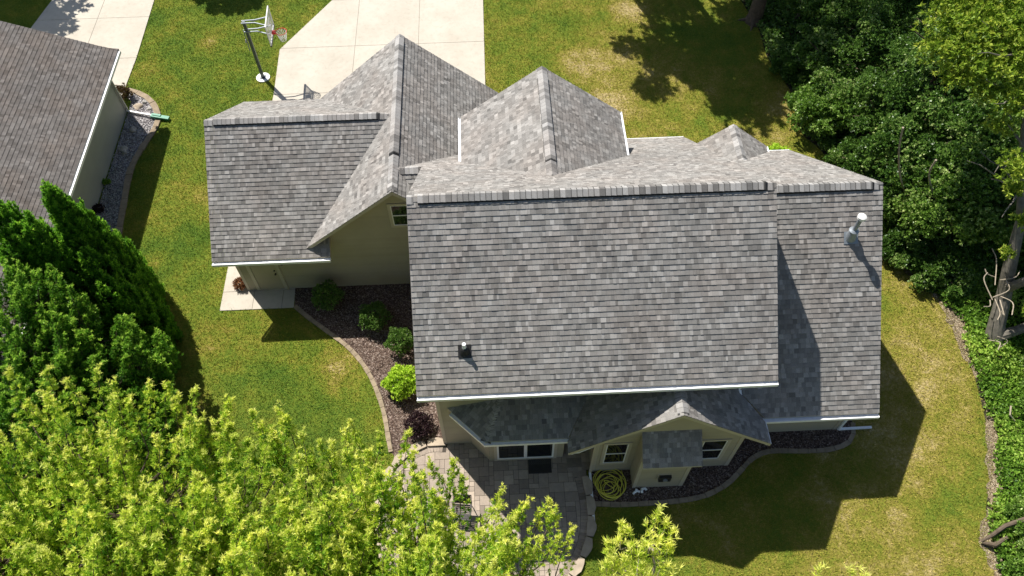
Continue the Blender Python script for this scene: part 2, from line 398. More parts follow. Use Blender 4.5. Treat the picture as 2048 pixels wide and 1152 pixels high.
def smooth_curve(pts, n=6):
    """Catmull-Rom"""
    P = [np.array(p, float) for p in pts]; P = [2*P[0]-P[1]]+P+[2*P[-1]-P[-2]]; out = []
    for i in range(1, len(P)-2):
        for k in range(n):
            t = k/n; a, b_, c_, d = P[i-1], P[i], P[i+1], P[i+2]
            out.append(tuple(.5*((2*b_)+(-a+c_)*t+(2*a-5*b_+4*c_-d)*t*t+(-a+3*b_-3*c_+d)*t**3)))
    out.append(tuple(P[-2])); return out
def flat(name, poly, z, mat, kind='structure'):
    mb = MB(); poly = list(poly)
    if area(poly) < 0: poly = poly[::-1]
    mb.face([(x, y, z) for x, y in poly]); return tag(mb.build(name, mat), kind=kind)
bedL = smooth_curve(G2([(590, 613), (617, 636), (650, 660), (690, 690), (716, 716), (738, 748), (757, 790), (770, 835), (776, 872), (782, 905)]))
bedL_poly = bedL+[G(800, 925)[:2], (-2.0, -3.3), (-1.4, -3.1), (-1.4, 3.2), (-7.0, 3.2)]
flat('mulch_bed', bedL_poly, .012, M_mulch)
bedR = smooth_curve(G2([(1186, 1008), (1240, 1010), (1300, 1007), (1360, 1002), (1410, 992), (1452, 970), (1478, 945), (1505, 917), (1540, 903), (1600, 903), (1650, 901), (1686, 892), (1703, 878), (1706, 862), (1705, 846)]))
bedR_poly = bedR+[(11.75, -2.4), (11.0, -3.2), (3.0, -3.2), (3.05, -4.3)]
flat('mulch_bed', bedR_poly, .012, M_mulch)
bedN = smooth_curve(G2([(240, 180), (262, 182), (290, 193), (308, 210), (317, 235), (312, 255), (300, 275), (280, 305), (264, 335), (256, 365), (250, 400), (243, 440), (236, 480), (228, 540)]))
bedN_poly = bedN+[(-15.1, 3), (-15.1, 13.2)]
flat('gravel_bed', bedN_poly, .012, M_gravel)
def edging(name, curve, width, h, mat, label, seg=.3, inward=0, gap=.012):
    mb = MB(); rr = random.Random(len(curve)); c = [np.array(p) for p in curve]
    # resample
    L = [0]
    for i in range(len(c)-1): L.append(L[-1]+np.linalg.norm(c[i+1]-c[i]))
    def at(s):
        s = min(max(s, 0), L[-1]-1e-6); i = max(j for j in range(len(L)) if L[j] <= s); i = min(i, len(c)-2)
        f = (s-L[i])/(L[i+1]-L[i]); d = c[i+1]-c[i]; return c[i]+d*f, d/np.linalg.norm(d)
    s = 0
    while s < L[-1]-.05:
        sl = seg*rr.uniform(.8, 1.2); e = min(s+sl, L[-1]); p, d = at(s+gap/2); q, d2 = at(e-gap/2)
        n1 = np.array([-d[1], d[0]]); n2 = np.array([-d2[1], d2[0]]); w1 = width*rr.uniform(.9, 1.1)
        poly = [tuple(p-n1*w1/2), tuple(q-n2*w1/2), tuple(q+n2*w1/2), tuple(p+n1*w1/2)]
        mb.prism(poly, 0, h*rr.uniform(.85, 1.15), rr.random()); s = e
    o = mb.build(name, mat); return tag(o, label, 'edging')
edging('bed_edging', bedL, .15, .06, M_edge, 'tan stone edging curving between side lawn and mulch bed')
edging('bed_edging', bedR, .15, .06, M_edge, 'shaded stone edging winding round the mulch bed behind the house')
edging('bed_edging', bedN, .24, .07, M_edge, 'pale wide edging round the grey gravel bed of the neighbour', .45)

# dirt strip and forest floor on the east
wood_px = [(1440, -60), (1512, 50), (1532, 110), (1560, 150), (1592, 205), (1600, 262), (1640, 300), (1700, 370), (1755, 470), (1800, 520), (1850, 570), (1893, 620), (1925, 690), (1950, 760), (1968, 830), (1982, 900), (1984, 960), (1972, 1010), (1978, 1080), (1990, 1160), (2000, 1300)]
wood_edge = smooth_curve(G2(wood_px))
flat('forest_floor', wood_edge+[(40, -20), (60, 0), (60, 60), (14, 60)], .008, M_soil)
we = np.array(wood_edge)
jag = np.convolve(RN.normal(size=len(we))*.35, np.ones(4)/4, 'same')
wl = we[we[:, 1] < 3.0]; jag = jag[:len(wl)]
strip = [tuple(p-np.array([max(-.1, .1+j*.8), 0])) for p, j in zip(wl, jag)]+[tuple(p+np.array([.25+abs(j), 0])) for p, j in zip(wl[::-1], jag)]
flat('dirt_strip', strip, .012, M_dirt)

# patio -------------------------------------------------------------
patio_out = smooth_curve(G2([(893, 893), (862, 893), (830, 905), (803, 925), (780, 955), (765, 1000), (762, 1060), (780, 1120), (820, 1180), (880, 1225), (960, 1245), (1040, 1230), (1100, 1190), (1150, 1130), (1171, 1080), (1175, 1030), (1170, 985), (1160, 945)]))
patio_poly = patio_out+[(3.16, -4.25), (3.16, -3.15), (-1.4, -3.1)]
if area(patio_poly) < 0: patio_poly = patio_poly[::-1]
def inset(curve, d):
    c = [np.array(p) for p in curve]; out = []
    for i in range(len(c)):
        t_ = c[min(i+1, len(c)-1)]-c[max(i-1, 0)]; t_ /= np.linalg.norm(t_); out.append(tuple(c[i]+d*np.array([-t_[1], t_[0]])))
    return out
pin = inset(patio_out, .22)   # curve runs clockwise seen from above? checked below
if not abs(area(pin+[(3.1, -4.25), (3.1, -3.2), (-1.4, -3.1)])) < abs(area(patio_poly)): pin = inset(patio_out, -.22); SGN = -1
else: SGN = 1
pin_poly = pin+[(2.95, -4.25), (3.14, -4.2), (3.14, -3.2), (-1.38, -3.12)]
if area(pin_poly) < 0: pin_poly = pin_poly[::-1]
mb = MB(); mb.prism(patio_poly, 0, .03, 0.03)
U = .155; nx, ny = 58, 46; X0, Y0 = -5.2, -9.6
used = np.zeros((nx, ny), bool); rr = random.Random(5)
def inpoly(x, y, poly):
    r_ = False; n = len(poly); j = n-1
    for i in range(n):
        xi, yi = poly[i]; xj, yj = poly[j]
        if (yi > y) != (yj > y) and x < (xj-xi)*(y-yi)/(yj-yi)+xi: r_ = not r_
        j = i
    return r_
for j in range(ny):
    for i in range(nx):
        if used[i, j]: continue
        opts = [(2, 2), (2, 1), (1, 2), (3, 2), (2, 3), (2, 2), (1, 1)]; rr.shuffle(opts)
        for a, b_ in opts+[(1, 1)]:
            if i+a <= nx and j+b_ <= ny and not used[i:i+a, j:j+b_].any(): break
        used[i:i+a, j:j+b_] = True
        x0, y0 = X0+i*U, Y0+j*U; g_ = .005
        r_ = clip(pin_poly, [(x0+g_, y0+g_), (x0+a*U-g_, y0+g_), (x0+a*U-g_, y0+b_*U-g_), (x0+g_, y0+b_*U-g_)])
        if len(r_) > 2 and abs(area(r_)) > 1e-3: mb.prism(r_, .01, .042+rr.uniform(-.002, .002), min(1, max(.2, rr.gauss(.58, .17))))
mb.box((2.30, -4.27, .0), (3.14, -3.19, .037), .42); mb.box((2.55, -4.5, .0), (2.98, -4.271, .0365), .46)
tag(mb.build('patio', M_pave), kind='structure')
# soldier course of narrow bricks along the rim
sb = MB(); rr = random.Random(9)
o1 = inset(patio_out, SGN*.015); 
def resample(curve, ds):
    c = np.array(curve); L = np.concatenate([[0], np.cumsum(np.linalg.norm(np.diff(c, axis=0), axis=1))])
    s = np.arange(0, L[-1], ds); return np.stack([np.interp(s, L, c[:, 0]), np.interp(s, L, c[:, 1])], 1)
rs = resample(patio_out, .105)
for i in range(1, len(rs)-2):
    p, q = rs[i], rs[i+1]; d = (q-p)/np.linalg.norm(q-p); n_ = np.array([-d[1], d[0]])*SGN
    p = p+d*.004; q = q-d*.004
    poly = [tuple(p+n_*.0), tuple(q+n_*.0), tuple(q+n_*.21), tuple(p+n_*.21)]
    sb.prism(poly, .01, .046, min(1, max(.15, rr.gauss(.42, .15))))
tag(sb.build('patio_border', M_pave), kind='structure')
# low wall of cap stones around the patio rim
wallst = empty('seat_wall', (*patio_out[len(patio_out)//2], 0)); tag(wallst, 'low rim of chunky tan cap stones curving round the paver patio', 'stone wall')
rs = resample(patio_out, .62); rr = random.Random(21)
for i in range(len(rs)-1):
    p, q = rs[i]-0, rs[i+1]; d = (q-p)/np.linalg.norm(q-p); n_ = np.array([-d[1], d[0]])*SGN; p = p+d*.012; q = q-d*.012
    ln = np.linalg.norm(q-p); out = [p-n_*.0, q-n_*.0]; k = 5
    outer = [q-(q-p)*(f/k)-n_*(.19+.09*math.sin(math.pi*f/k)+rr.uniform(-.02, .02)) for f in range(k+1)]
    poly = [tuple(a-np.array(wallst.location[:2])) for a in out+outer]
    mb = MB(); mb.prism(poly, 0, .11+rr.uniform(0, .015), rr.random()); o = mb.build('cap_stone', M_cap_stone, wallst)
    bv = o.modifiers.new('b', 'BEVEL'); bv.width = .018; bv.segments = 2

# ================================================================ HOUSE
def wall(poly, mat, parent, expo=.105, label=None, thick=.017):
    """vertical wall polygon ordered ccw seen from outside; lap siding"""
    mb = MB(); courses(mb, poly, expo, thick, tabs=False)
    o = mb.build('wall', mat, parent)
    if label: o['label'] = label
    return o
def roof(polys, mat, parent, trim, th=.15, label=None, seed=0):
    mb = MB()
    for p in polys:
        P, n = frame(p); courses(mb, p if n.z > 0 else p[::-1], seed=seed)
    o = mb.build('roof', mat, parent)
    if label: o['label'] = label
    d = MB()
    for p in polys: slab(d, p, th)
    d.build('fascia', trim, o)
    return o
def gutter(path, parent, mat=None, w=.14, h=.11, name='gutter', side=1):
    """open trough along a level polyline; path is the outer top edge"""
    mb = MB(); P = [Vector(p) for p in path]
    def offs(i, d):
        a = (P[i]-P[i-1]).normalized() if i > 0 else None; b_ = (P[i+1]-P[i]).normalized() if i < len(P)-1 else None
        na = Vector((-a.y, a.x, 0)) if a else None; nb = Vector((-b_.y, b_.x, 0)) if b_ else None
        if na is None: n = nb
        elif nb is None: n = na
        else: n = (na+nb); n = n/max(.2, n.dot(na))
        return P[i]+n*(d*side)
    prof = [(0, 0), (0, -h), (w, -h), (w, 0), (w-.006, 0), (w-.006, -.03), (.016, -.034), (.024, -.004), (.0, 0)]
    rows = [[offs(i, a)+Vector((0, 0, z)) for a, z in prof] for i in range(len(P))]
    n0 = len(mb.v); m_ = len(prof)
    for r_ in rows: mb.v += [tuple(x) for x in r_]
    for i in range(len(P)-1):
        for j in range(m_-1):
            mb.f.append([n0+i*m_+j, n0+i*m_+j+1, n0+(i+1)*m_+j+1, n0+(i+1)*m_+j]); mb.t.append(.5)
    for i in (0, len(P)-1):
        mb.f.append([n0+i*m_+j for j in (0, 1, 2, 3)]); mb.t.append(.5)
    return mb.build(name, mat or M_gut, parent)
def caps(a, b, s1, s2, parent, raise_=0.0, hw=.155, name='ridge_cap', mat=None, seed=0, expo=.145):
    """overlapping bent cap shingles along ridge a->b; s1,s2 slope drops (per metre) each side"""
    A = Vector(a); B = Vector(b); d = (B-A); L = d.length; d.normalize()
    hor = Vector((d.y, -d.x, 0)).normalized(); mb = MB(); rr = random.Random(seed); n = max(1, int(L/expo))
    for i in range(n):
        p = A+d*(i*expo); q = A+d*min(L, (i+1)*expo+.03)
        t1, t0 = .03+raise_, .012+raise_; tn = min(1, max(.15, rr.gauss(.55, .2)))
        def prof(c, t_):
            pts = []
            for x in (-1, -.55, 0, .55, 1):
                sl = s1 if x < 0 else s2
                drop = abs(x)*hw*sl; rnd = .018*(1-abs(x))
                pts.append(c+hor*(x*hw)+Vector((0, 0, t_-drop-rnd+.012)))
            return pts
        P0 = prof(p, t1); P1 = prof(q, t0)
        for k in range(4):
            f = [P0[k], P0[k+1], P1[k+1], P1[k]]
            nn = (f[1]-f[0]).cross(f[2]-f[0])
            mb.face(f if nn.z > 0 else f[::-1], tn); mb.face([P1[k]+(P0[k]-P1[k])*.27+Vector((0,0,.0015)), P1[k+1]+(P0[k+1]-P1[k+1])*.27+Vector((0,0,.0015)), P1[k+1]+Vector((0,0,.0015)), P1[k]+Vector((0,0,.0015))][::(1 if nn.z < 0 else -1)], max(.03,tn-.5))
            lo = [v_-Vector((0, 0, .016)) for v_ in (P0[k], P0[k+1])]
            mb.face([lo[0], lo[1], P0[k+1], P0[k]], tn*.4)
    return mb.build(name, mat or M_cap, parent)
def ridge_vent(a, b, s1, s2, parent, hw=.16, h=.026):
    A = Vector(a); B = Vector(b); d = (B-A).normalized(); hor = Vector((d.y, -d.x, 0)).normalized(); mb = MB()
    for sgn, s_ in ((-1, s1), (1, s2)):
        e = [A+hor*(sgn*hw)-Vector((0, 0, s_*hw)), B+hor*(sgn*hw)-Vector((0, 0, s_*hw))]
        top = Vector((0, 0, h+.01)); i0, i1 = A+Vector((0, 0, h+.01)), B+Vector((0, 0, h+.01))
        mb.face([e[0], e[1], e[1]+top, e[0]+top]); mb.face([e[0]+top, e[1]+top, i1, i0])
        mb.face([A, e[0], e[0]+top, i0]); mb.face([B, e[1], e[1]+top, i1])
    return mb.build('ridge_vent', M_black, parent)

def window(cx, z0, z1, wd, origin, ax, outn, parent, style='hung', trimmat=None, fr=.09):
    """origin: point on wall plane (x,y); ax: unit along wall; outn: outward; cx: offset along wall"""
    tm = trimmat or M_trim
    o = Vector((origin[0], origin[1], 0)); a = Vector((*ax, 0)); n = Vector((*outn, 0))
    def bx(mb, u0, u1, v0, v1, d0, d1):
        P = [o+a*u+Vector((0, 0, v_))+n*d for d in (d0, d1) for u, v_ in ((u0, v0), (u1, v0), (u1, v1), (u0, v1))]
        k = len(mb.v); mb.v += [tuple(p) for p in P]
        for q in ((0, 1, 2, 3), (7, 6, 5, 4), (0, 4, 5, 1), (1, 5, 6, 2), (2, 6, 7, 3), (3, 7, 4, 0)):
            mb.f.append([k+i for i in q]); mb.t.append(.5)
    u0, u1 = cx-wd/2, cx+wd/2
    g = MB(); bx(g, u0, u1, z0, z1, .018, .022)
    f = MB()
    for q in ((u0-fr, u0, z0-fr, z1+fr), (u1, u1+fr, z0-fr, z1+fr), (u0, u1, z1, z1+fr), (u0, u1, z0-fr, z0)): bx(f, *q, -.01, .045)
    w_ = f.build('window' if style != 'slider' else 'patio_door', tm, parent, fix=True)
    s = MB(); sw = .035
    if style == 'hung':
        zm = (z0+z1)/2
        for q in ((u0, u0+sw, z0, z1), (u1-sw, u1, z0, z1), (u0+sw, u1-sw, z0, z0+sw), (u0+sw, u1-sw, z1-sw, z1)): bx(s, *q, .0, .034)
        bx(s, u0+sw, u1-sw, zm-.02, zm+.02, .0, .038)
    else:
        um = (u0+u1)/2
        for q in ((u0, u0+.06, z0, z1), (u1-.06, u1, z0, z1), (um-.05, um+.05, z0, z1)): bx(s, *q, .0, .036)
        bx(s, u0+.06, um-.05, z0, z0+.08, 0, .036); bx(s, um+.05, u1-.06, z0, z0+.08, 0, .036)
        bx(s, u0+.06, um-.05, z1-.06, z1, 0, .036); bx(s, um+.05, u1-.06, z1-.06, z1, 0, .036)
    s.build('sash', M_white, w_, fix=True)
    g.build('pane', M_glass, w_, fix=True)
    return w_

H = empty('house', (0, 0, 0)); tag(H, 'beige sided two storey house with many grey shingled gables, filling the middle', 'house')
# ---- roofs (all points in metres)
zAS = lambda y: 8.53+.80*y
zAN = lambda y: 8.53-.81*y
mS, mB_ = .80, .838
zBS = lambda y: 2.705+mB_*(y+4.06)
yc, zc = 3.74, 5.5
dE = lambda x: 5.58-.846*(x+2.67)
A_S = [(-1.79, -4.0, zAS(-4.0)), (7.67, -4.0, zAS(-4.0)), (7.67, 0, 8.53), (-1.79, 0, 8.53)]
A_N = [(-1.79, 0, 8.53), (7.67, 0, 8.53), (7.67, 7.64, zAN(7.64)), (1.16, 7.64, zAN(7.64)), (.76, 7.22, zAN(7.22)), (-2.575, yc, zc), (-1.79, yc, zc)]
roof([A_S, A_N], M_sh, H, M_trim, label='main roof, long back slope with ridge at the top', seed=1)
z_r = 5.58
D_W = [(-2.67, 2.74, z_r), (-2.67, 10.04, z_r), (-6.12, 10.04, 2.66), (-2.88, 6.26, 5.40), (-5.87, 2.74, 2.875)]
D_E = [(-2.67, 2.74, z_r), (-1.63, 2.74, dE(-1.63)), (-2.575, yc, zc), (.76, 7.22, dE(.76)), (.76, 10.04, dE(.76)), (-2.67, 10.04, z_r)]
CK = [(-2.575, yc, zc), (-1.63, 2.74, zc-.8), (-1.5, 2.60, zc-.92), (-1.5, yc, zc)]
roof([D_W, D_E, CK], M_sh, H, M_trim, label='cross gable roof over the garage', seed=2)
mC = (5.40-2.62)/(6.26-2.39)
zC = lambda y: 5.40-mC*(6.26-y)
C_S = [(-9.0, 2.50, zC(2.50)), (-5.08, 2.50, zC(2.50)), (-5.08, 3.12, zC(3.12)), (-5.55, 3.12, zC(3.12)), (-5.87, 2.74, zC(2.74)), (-2.88, 6.26, 5.40), (-9.0, 6.26, 5.40)]
C_N = [(-9.0, 6.26, 5.40), (-2.88, 6.26, 5.40), (-6.05, 9.96, 5.40-mC*3.70), (-9.0, 9.96, 5.40-mC*3.70)]
roof([C_S, C_N], M_sh, H, M_trim, label='garage side roof at the left', seed=3)
F_W = [(2.115, 6.40, 7.047), (-.567, 6.40, 5.0), (-.567, 4.36, 5.0), (2.115, 1.83, 7.047)]
F_E = [(2.115, 6.40, 7.047), (2.115, 1.83, 7.047), (4.79, 4.36, 5.0), (4.79, 6.40, 5.0)]
roof([F_W, F_E], M_sh, H, M_trim, label='front gable roof rising from the main slope', seed=4)
B_S = [(8.0, -3.96, zBS(-3.96)), (11.354, -3.96, zBS(-3.96)), (11.354, 1.11, 7.04), (7.37, 1.11, 7.04), (7.37, -3.2, zBS(-3.2)), (7.12, -3.2, zBS(-3.2))]
B_N = [(7.37, 1.11, 7.04), (11.354, 1.11, 7.04), (11.354, 6.55, 2.58), (7.37, 6.55, 2.58)]
roof([B_S, B_N], M_sh, H, M_trim, label='lower east wing roof', seed=5)
G_W = [(9.0, 6.70, 3.87), (7.5, 6.70, 2.69), (7.5, 6.42, 2.69), (9.0, 4.97, 3.87)]
G_E = [(9.0, 6.70, 3.87), (9.0, 4.97, 3.87), (10.45, 6.42, 2.72), (10.45, 6.70, 2.72)]
roof([G_W, G_E], M_sh, H, M_trim, label='small porch gable roof', seed=6)
mJ = (4.987-2.705)/2.891
J_W = [(2.25, -4.73, 2.705), (5.145, -4.73, 4.987), (5.145, -3.18, 4.987), (2.945, -3.18, 3.25), (2.305, -4.30, 2.745), (2.255, -4.39, 2.705)]
J_E = [(5.145, -4.73, 4.987), (8.04, -4.73, 2.705), (8.0, -4.06, 2.735), (7.10, -3.18, 3.44), (5.145, -3.18, 4.987)]
roof([J_W, J_E], M_sh, H, M_trim, .16, label='shaded back gable roof', seed=7)
H_S = [(-.10, -4.29, 2.745), (2.28, -4.29, 2.745), (2.94, -3.18, 3.25), (.37, -3.18, 3.25)]
H_C = [(-1.06, -3.325, 2.745), (-.10, -4.29, 2.745), (.37, -3.18, 3.25), (-1.2, -3.18, 2.745)]
roof([H_S, H_C], M_sh, H, M_trim, .13, label='low hipped roof over the bay', seed=8)
K_R = [(4.36, -5.15, 2.34), (6.07, -5.15, 2.34), (6.07, -4.31, 3.0), (4.36, -4.31, 3.0)]
roof([K_R], M_sh, H, M_trim, .08, label='small shed roof over the bump-out', seed=9)
# ---- ridge vents and caps
def ridge(a, b, s1, s2, vent=None, seed=0, cap_raise=.0):
    if vent is None: caps(a, b, s1, s2, H, seed=seed); return
    A, B = Vector(a), Vector(b); p = A.lerp(B, vent[0]); q = A.lerp(B, vent[1])
    ridge_vent(p, q, s1, s2, H)
    caps(a, p, s1, s2, H, seed=seed); caps(p, q, s1, s2, H, .036, seed=seed+1); caps(q, b, s1, s2, H, seed=seed+2)
# caps() side 1 is along -hor where hor=(dy,-dx): for a +x ridge hor=-y
ridge((-1.79, 0, 8.53), (7.67, 0, 8.53), .81, .80, (.03, .975), 1)
ridge((7.67, 1.11, 7.04), (11.354, 1.11, 7.04), .82, .838, (.0, .93), 5)
ridge((-9.0, 6.26, 5.40), (-2.78, 6.26, 5.40), .72, .72, (.05, .93), 9)
ridge((-2.67, 10.04, 5.58), (-2.67, 2.74, 5.58), .846, .846, (.04, .79), 13)
ridge((2.115, 6.40, 7.047), (2.115, 1.80, 7.047), .763, .763, (.1, .86), 17)
ridge((9.0, 6.70, 3.87), (9.0, 4.95, 3.87), .79, .79, None, 20)
ridge((5.145, -3.2, 4.987), (5.145, -4.73, 4.987), .789, .789, None, 22)
ridge((-2.6, yc, zc), (-1.79, yc, zc), .81, .8, None, 24)
caps((.37, -3.18, 3.25), (-.10, -4.29, 2.745), .42, .42, H, name='hip_cap', seed=26)
# ---- gutters
gutter([(-1.79, -4.12, 5.29), (7.67, -4.12, 5.29)], H)
gutter([(8.04, -4.73, 2.73), (8.04, -4.08, 2.73), (11.354, -4.08, 2.73)], H)
gutter([(-9.0, 2.37, 2.66), (-5.08, 2.37, 2.66)], H)
gutter([(-1.14, -3.39, 2.70), (-.13, -4.39, 2.70), (2.25, -4.39, 2.70), (2.25, -4.73, 2.70)], H)
gutter([(-6.05, 10.06, 2.66), (-9.0, 10.06, 2.66)], H)
gutter([(7.67, 7.73, 2.30), (1.0, 7.73, 2.30)], H)
gutter([(11.354, 6.64, 2.54), (7.7, 6.64, 2.54)], H)
gutter([(-.66, 6.40, 4.98), (-.66, 4.42, 4.98)], H)
gutter([(4.88, 4.42, 4.98), (4.88, 6.40, 4.98)], H)
gutter([(10.54, 6.42, 2.68), (10.54, 6.70, 2.68)], H)
# ---- walls
xw, xe = -1.48, 7.36
wall([(xw, -3.18, 0), (2.4, -3.18, 0), (xe, -3.18, 0), (xe, -3.18, zAS(-3.18)-.1), (xw, -3.18, zAS(-3.18)-.1)], M_side, H)
wall([(xw, 7.1, 0), (xw, -3.18, 0), (xw, -3.18, zAS(-3.18)-.1), (xw, 0, 8.45), (xw, 7.1, zAN(7.1)-.1)], M_side, H)
wall([(xe, -3.18, 0), (xe, 7.1, 0), (xe, 7.1, zAN(7.1)-.1), (xe, 0, 8.45), (xe, -3.18, zAS(-3.18)-.1)], M_side, H)
wall([(xe, 7.1, 0), (xw, 7.1, 0), (xw, 7.1, zAN(7.1)-.1), (xe, 7.1, zAN(7.1)-.1)], M_side, H)
# garage south wall with its gable
wall([(-8.64, 3.12, 0), (-1.48, 3.12, 0), (-1.48, 3.12, dE(-1.48)-.1), (-2.67, 3.12, 5.48), (-5.50, 3.12, 3.10), (-8.64, 3.12, 3.02)], M_side, H)
wall([(-8.64, 9.55, 0), (-8.64, 3.12, 0), (-8.64, 3.12, 3.02), (-8.64, 6.26, 5.30), (-8.64, 9.55, 2.92)], M_side, H)
wall([(.4, 9.55, 0), (-8.64, 9.55, 0), (-8.64, 9.55, 2.9), (-5.7, 9.55, 2.9), (-2.67, 9.55, 5.48), (.4, 9.55, 2.9)], M_side, H)
wall([(.4, 7.1, 0), (.4, 9.55, 0), (.4, 9.55, 2.9), (.4, 7.1, 2.9)], M_side, H)
# front gable dormer walls
wall([(4.48, 6.0, 3.3), (-.25, 6.0, 3.3), (-.25, 6.0, 5.15), (2.115, 6.0, 6.95), (4.48, 6.0, 5.15)], M_side, H)
wall([(4.48, 3.5, 3.3), (4.48, 6.0, 3.3), (4.48, 6.0, 5.15), (4.48, 3.5, 5.15)], M_side, H)
wall([(-.25, 6.0, 3.3), (-.25, 3.5, 3.3), (-.25, 3.5, 5.15), (-.25, 6.0, 5.15)], M_side, H)
# east wing walls
zBN = lambda y: 7.04-.82*(y-1.11)
wall([(7.45, -3.27, 0), (11.2, -3.27, 0), (11.2, -3.27, zBS(-3.27)-.12), (7.45, -3.27, zBS(-3.27)-.12)], M_side, H)
wall([(11.2, -3.27, 0), (11.2, 6.0, 0), (11.2, 6.0, zBN(6.0)-.12), (11.2, 1.11, 6.95), (11.2, -3.27, zBS(-3.27)-.12)], M_side, H)
wall([(11.2, 6.0, 0), (7.36, 6.0, 0), (7.36, 6.0, zBN(6)-.12), (11.2, 6.0, zBN(6)-.12)], M_side, H)
# back gable walls
zJw = lambda x: 4.987-mJ*abs(x-5.145)-.11
wall([(3.15, -4.31, 0), (7.45, -4.31, 0), (7.45, -4.31, zJw(7.45)), (5.145, -4.31, zJw(5.145)), (3.15, -4.31, zJw(3.15))], M_side, H)
wall([(7.45, -4.31, 0), (7.45, -3.27, 0), (7.45, -3.27, zJw(7.45)), (7.45, -4.31, zJw(7.45))], M_side, H)
wall([(3.15, -3.18, 0), (3.15, -4.31, 0), (3.15, -4.31, zJw(3.15)), (3.15, -3.18, zJw(3.15))], M_side, H)
# bay walls
wall([(-.60, -3.20, 0), (-.04, -3.80, 0), (-.04, -3.80, 2.66), (-.60, -3.20, 2.66)], M_side, H)
wall([(-.04, -3.80, 0), (2.28, -3.80, 0), (2.28, -3.80, 2.70), (-.04, -3.80, 2.70)], M_side, H)
wall([(2.28, -3.80, 0), (2.28, -3.18, 0), (2.28, -3.18, 2.70), (2.28, -3.80, 2.70)], M_side, H)
# fireplace bump-out
wall([(4.38, -4.90, 0), (5.90, -4.90, 0), (5.90, -4.90, 2.42), (4.38, -4.90, 2.42)], M_side, H)
wall([(4.38, -4.31, 0), (4.38, -4.90, 0), (4.38, -4.90, 2.42), (4.38, -4.31, 2.88)], M_side, H)
wall([(5.90, -4.90, 0), (5.90, -4.31, 0), (5.90, -4.31, 2.88), (5.90, -4.90, 2.42)], M_side, H)
# corner boards
cb = MB()
for x, y, z1, sx, sy in ((-1.48, -3.18, 5.5, -1, -1), (7.45, -4.31, 2.95, 1, -1), (5.90, -4.90, 2.38, 1, -1), (4.38, -4.90, 2.38, -1, -1), (11.2, -3.27, 2.9, 1, -1), (-8.64, 3.12, 2.9, -1, -1), (3.15, -4.31, 3.1, -1, -1), (7.36, -3.18, 5.5, 1, -1)):
    cb = MB(); cb.box((x+(-.014 if sx > 0 else -.026)-(.08 if sx > 0 else 0), y-.026, 0), (x+(.08 if sx < 0 else 0)+(.026 if sx > 0 else .0)+.0, y-.010, z1))
    cb.box((x-.026 if sx < 0 else x+.010, y-.010, 0), (x-.010 if sx < 0 else x+.026, y+.09, z1)); cb.build('corner_board', M_trim, H)
pass
# frieze boards under the eaves of the back gable
# ---- windows and doors
window(3.76, .74, 2.22, .66, (0, -4.31), (1, 0), (0, -1), H)
window(6.66, .70, 2.14, .72, (0, -4.31), (1, 0), (0, -1), H)
window(-2.43, 3.48, 4.50, .92, (0, 3.12), (1, 0), (0, -1), H)
window(1.09, .12, 2.12, 1.78, (0, -3.80), (1, 0), (0, -1), H, 'slider')
for x in (1.0, 3.2): window(x, 3.9, 4.9, .8, (0, 6.0), (1, 0), (0, 1), H)
# lower panel of the chamfer, small window high
window(.41, 1.0, 2.1, .4, (-.60, -3.20), (.682, -.731), (-.731, -.682), H)
dr = MB(); dr.box((-8.18, 3.085, .06), (-7.30, 3.105, 2.08)); d_ = dr.build('door', M_side, H); d_['label'] = 'plain beige side door of the garage'
fr_ = MB()
for q in (((-8.30, 3.06, 0), (-8.18, 3.108, 2.2)), ((-7.30, 3.06, 0), (-7.18, 3.108, 2.2)), ((-8.18, 3.06, 2.08), (-7.30, 3.108, 2.2)), ((-8.18, 3.05, 0), (-7.30, 3.085, .06))): fr_.box(*q)
fr_.build('door_frame', M_trim, d_)
kn = MB(); kn.tube([(-7.40, 3.085, 1.02), (-7.40, 3.02, 1.02)], [.03, .036], 10); kn.build('handle', M_dark, d_); kn = MB(); kn.tube([(-7.40, 3.085, 1.2), (-7.40, 3.06, 1.2)], .028, 10); kn.build('deadbolt', M_dark, d_)
lm = MB(); lm.tube([(-6.98, 3.10, 2.05), (-6.98, 2.98, 2.10), (-6.98, 2.94, 2.0)], [.03, .03, .02], 8); lm.tube([(-6.98, 2.94, 2.02), (-6.98, 2.94, 1.95), (-6.98, 2.94, 1.76)], [.03, .085, .055], 8)
lm.build('wall_lantern', M_dark, H)
# fireplace vent on the bump-out
fv = MB()
fv.box((5.00, -4.935, .70), (5.46, -4.90, 1.16)); fvo = fv.build('fireplace_vent', M_trim, H)
fv = MB(); fv.box((5.05, -5.03, .76), (5.41, -4.936, 1.1)); fv.build('vent_hood', M_dark, fvo)
fv = MB(); fv.tube([(5.23, -5.03, .95), (5.23, -5.07, .95)], .07, 12); fv.build('vent_mouth', M_galv, fvo)
# downspouts
def pipe(pts, parent, name='downspout', w=.075, mat=None):
    mb = MB()
    for a, b_ in zip(pts[:-1], pts[1:]): mb.beam(a, b_, w, w*.8, (0.01, .02, 1) if abs(Vector(b_).z-Vector(a).z) < .8*(Vector(b_)-Vector(a)).length else (0, 1, 0))
    return mb.build(name, mat or M_gut, parent)
pipe([(2.33, -4.66, 2.6), (2.55, -4.62, 2.5), (3.08, -4.36, 2.3)], H)
pipe([(3.09, -4.37, 2.33), (3.09, -4.37, .10)], H, mat=M_trim)
pipe([(3.09, -4.38, .09), (3.055, -6.0, .06)], H)
pipe([(11.24, -3.34, 2.6), (11.24, -3.34, .12)], H)
pipe([(11.26, -3.34, .14), (12.36, -3.30, .07)], H)
pipe([(7.28, -3.95, 5.12), (7.28, -3.62, 4.95), (7.28, -3.26, 4.7)], H); pipe([(7.28, -3.26, 4.72), (7.28, -3.26, 3.35), (7.30, -3.55, 3.18)], H)
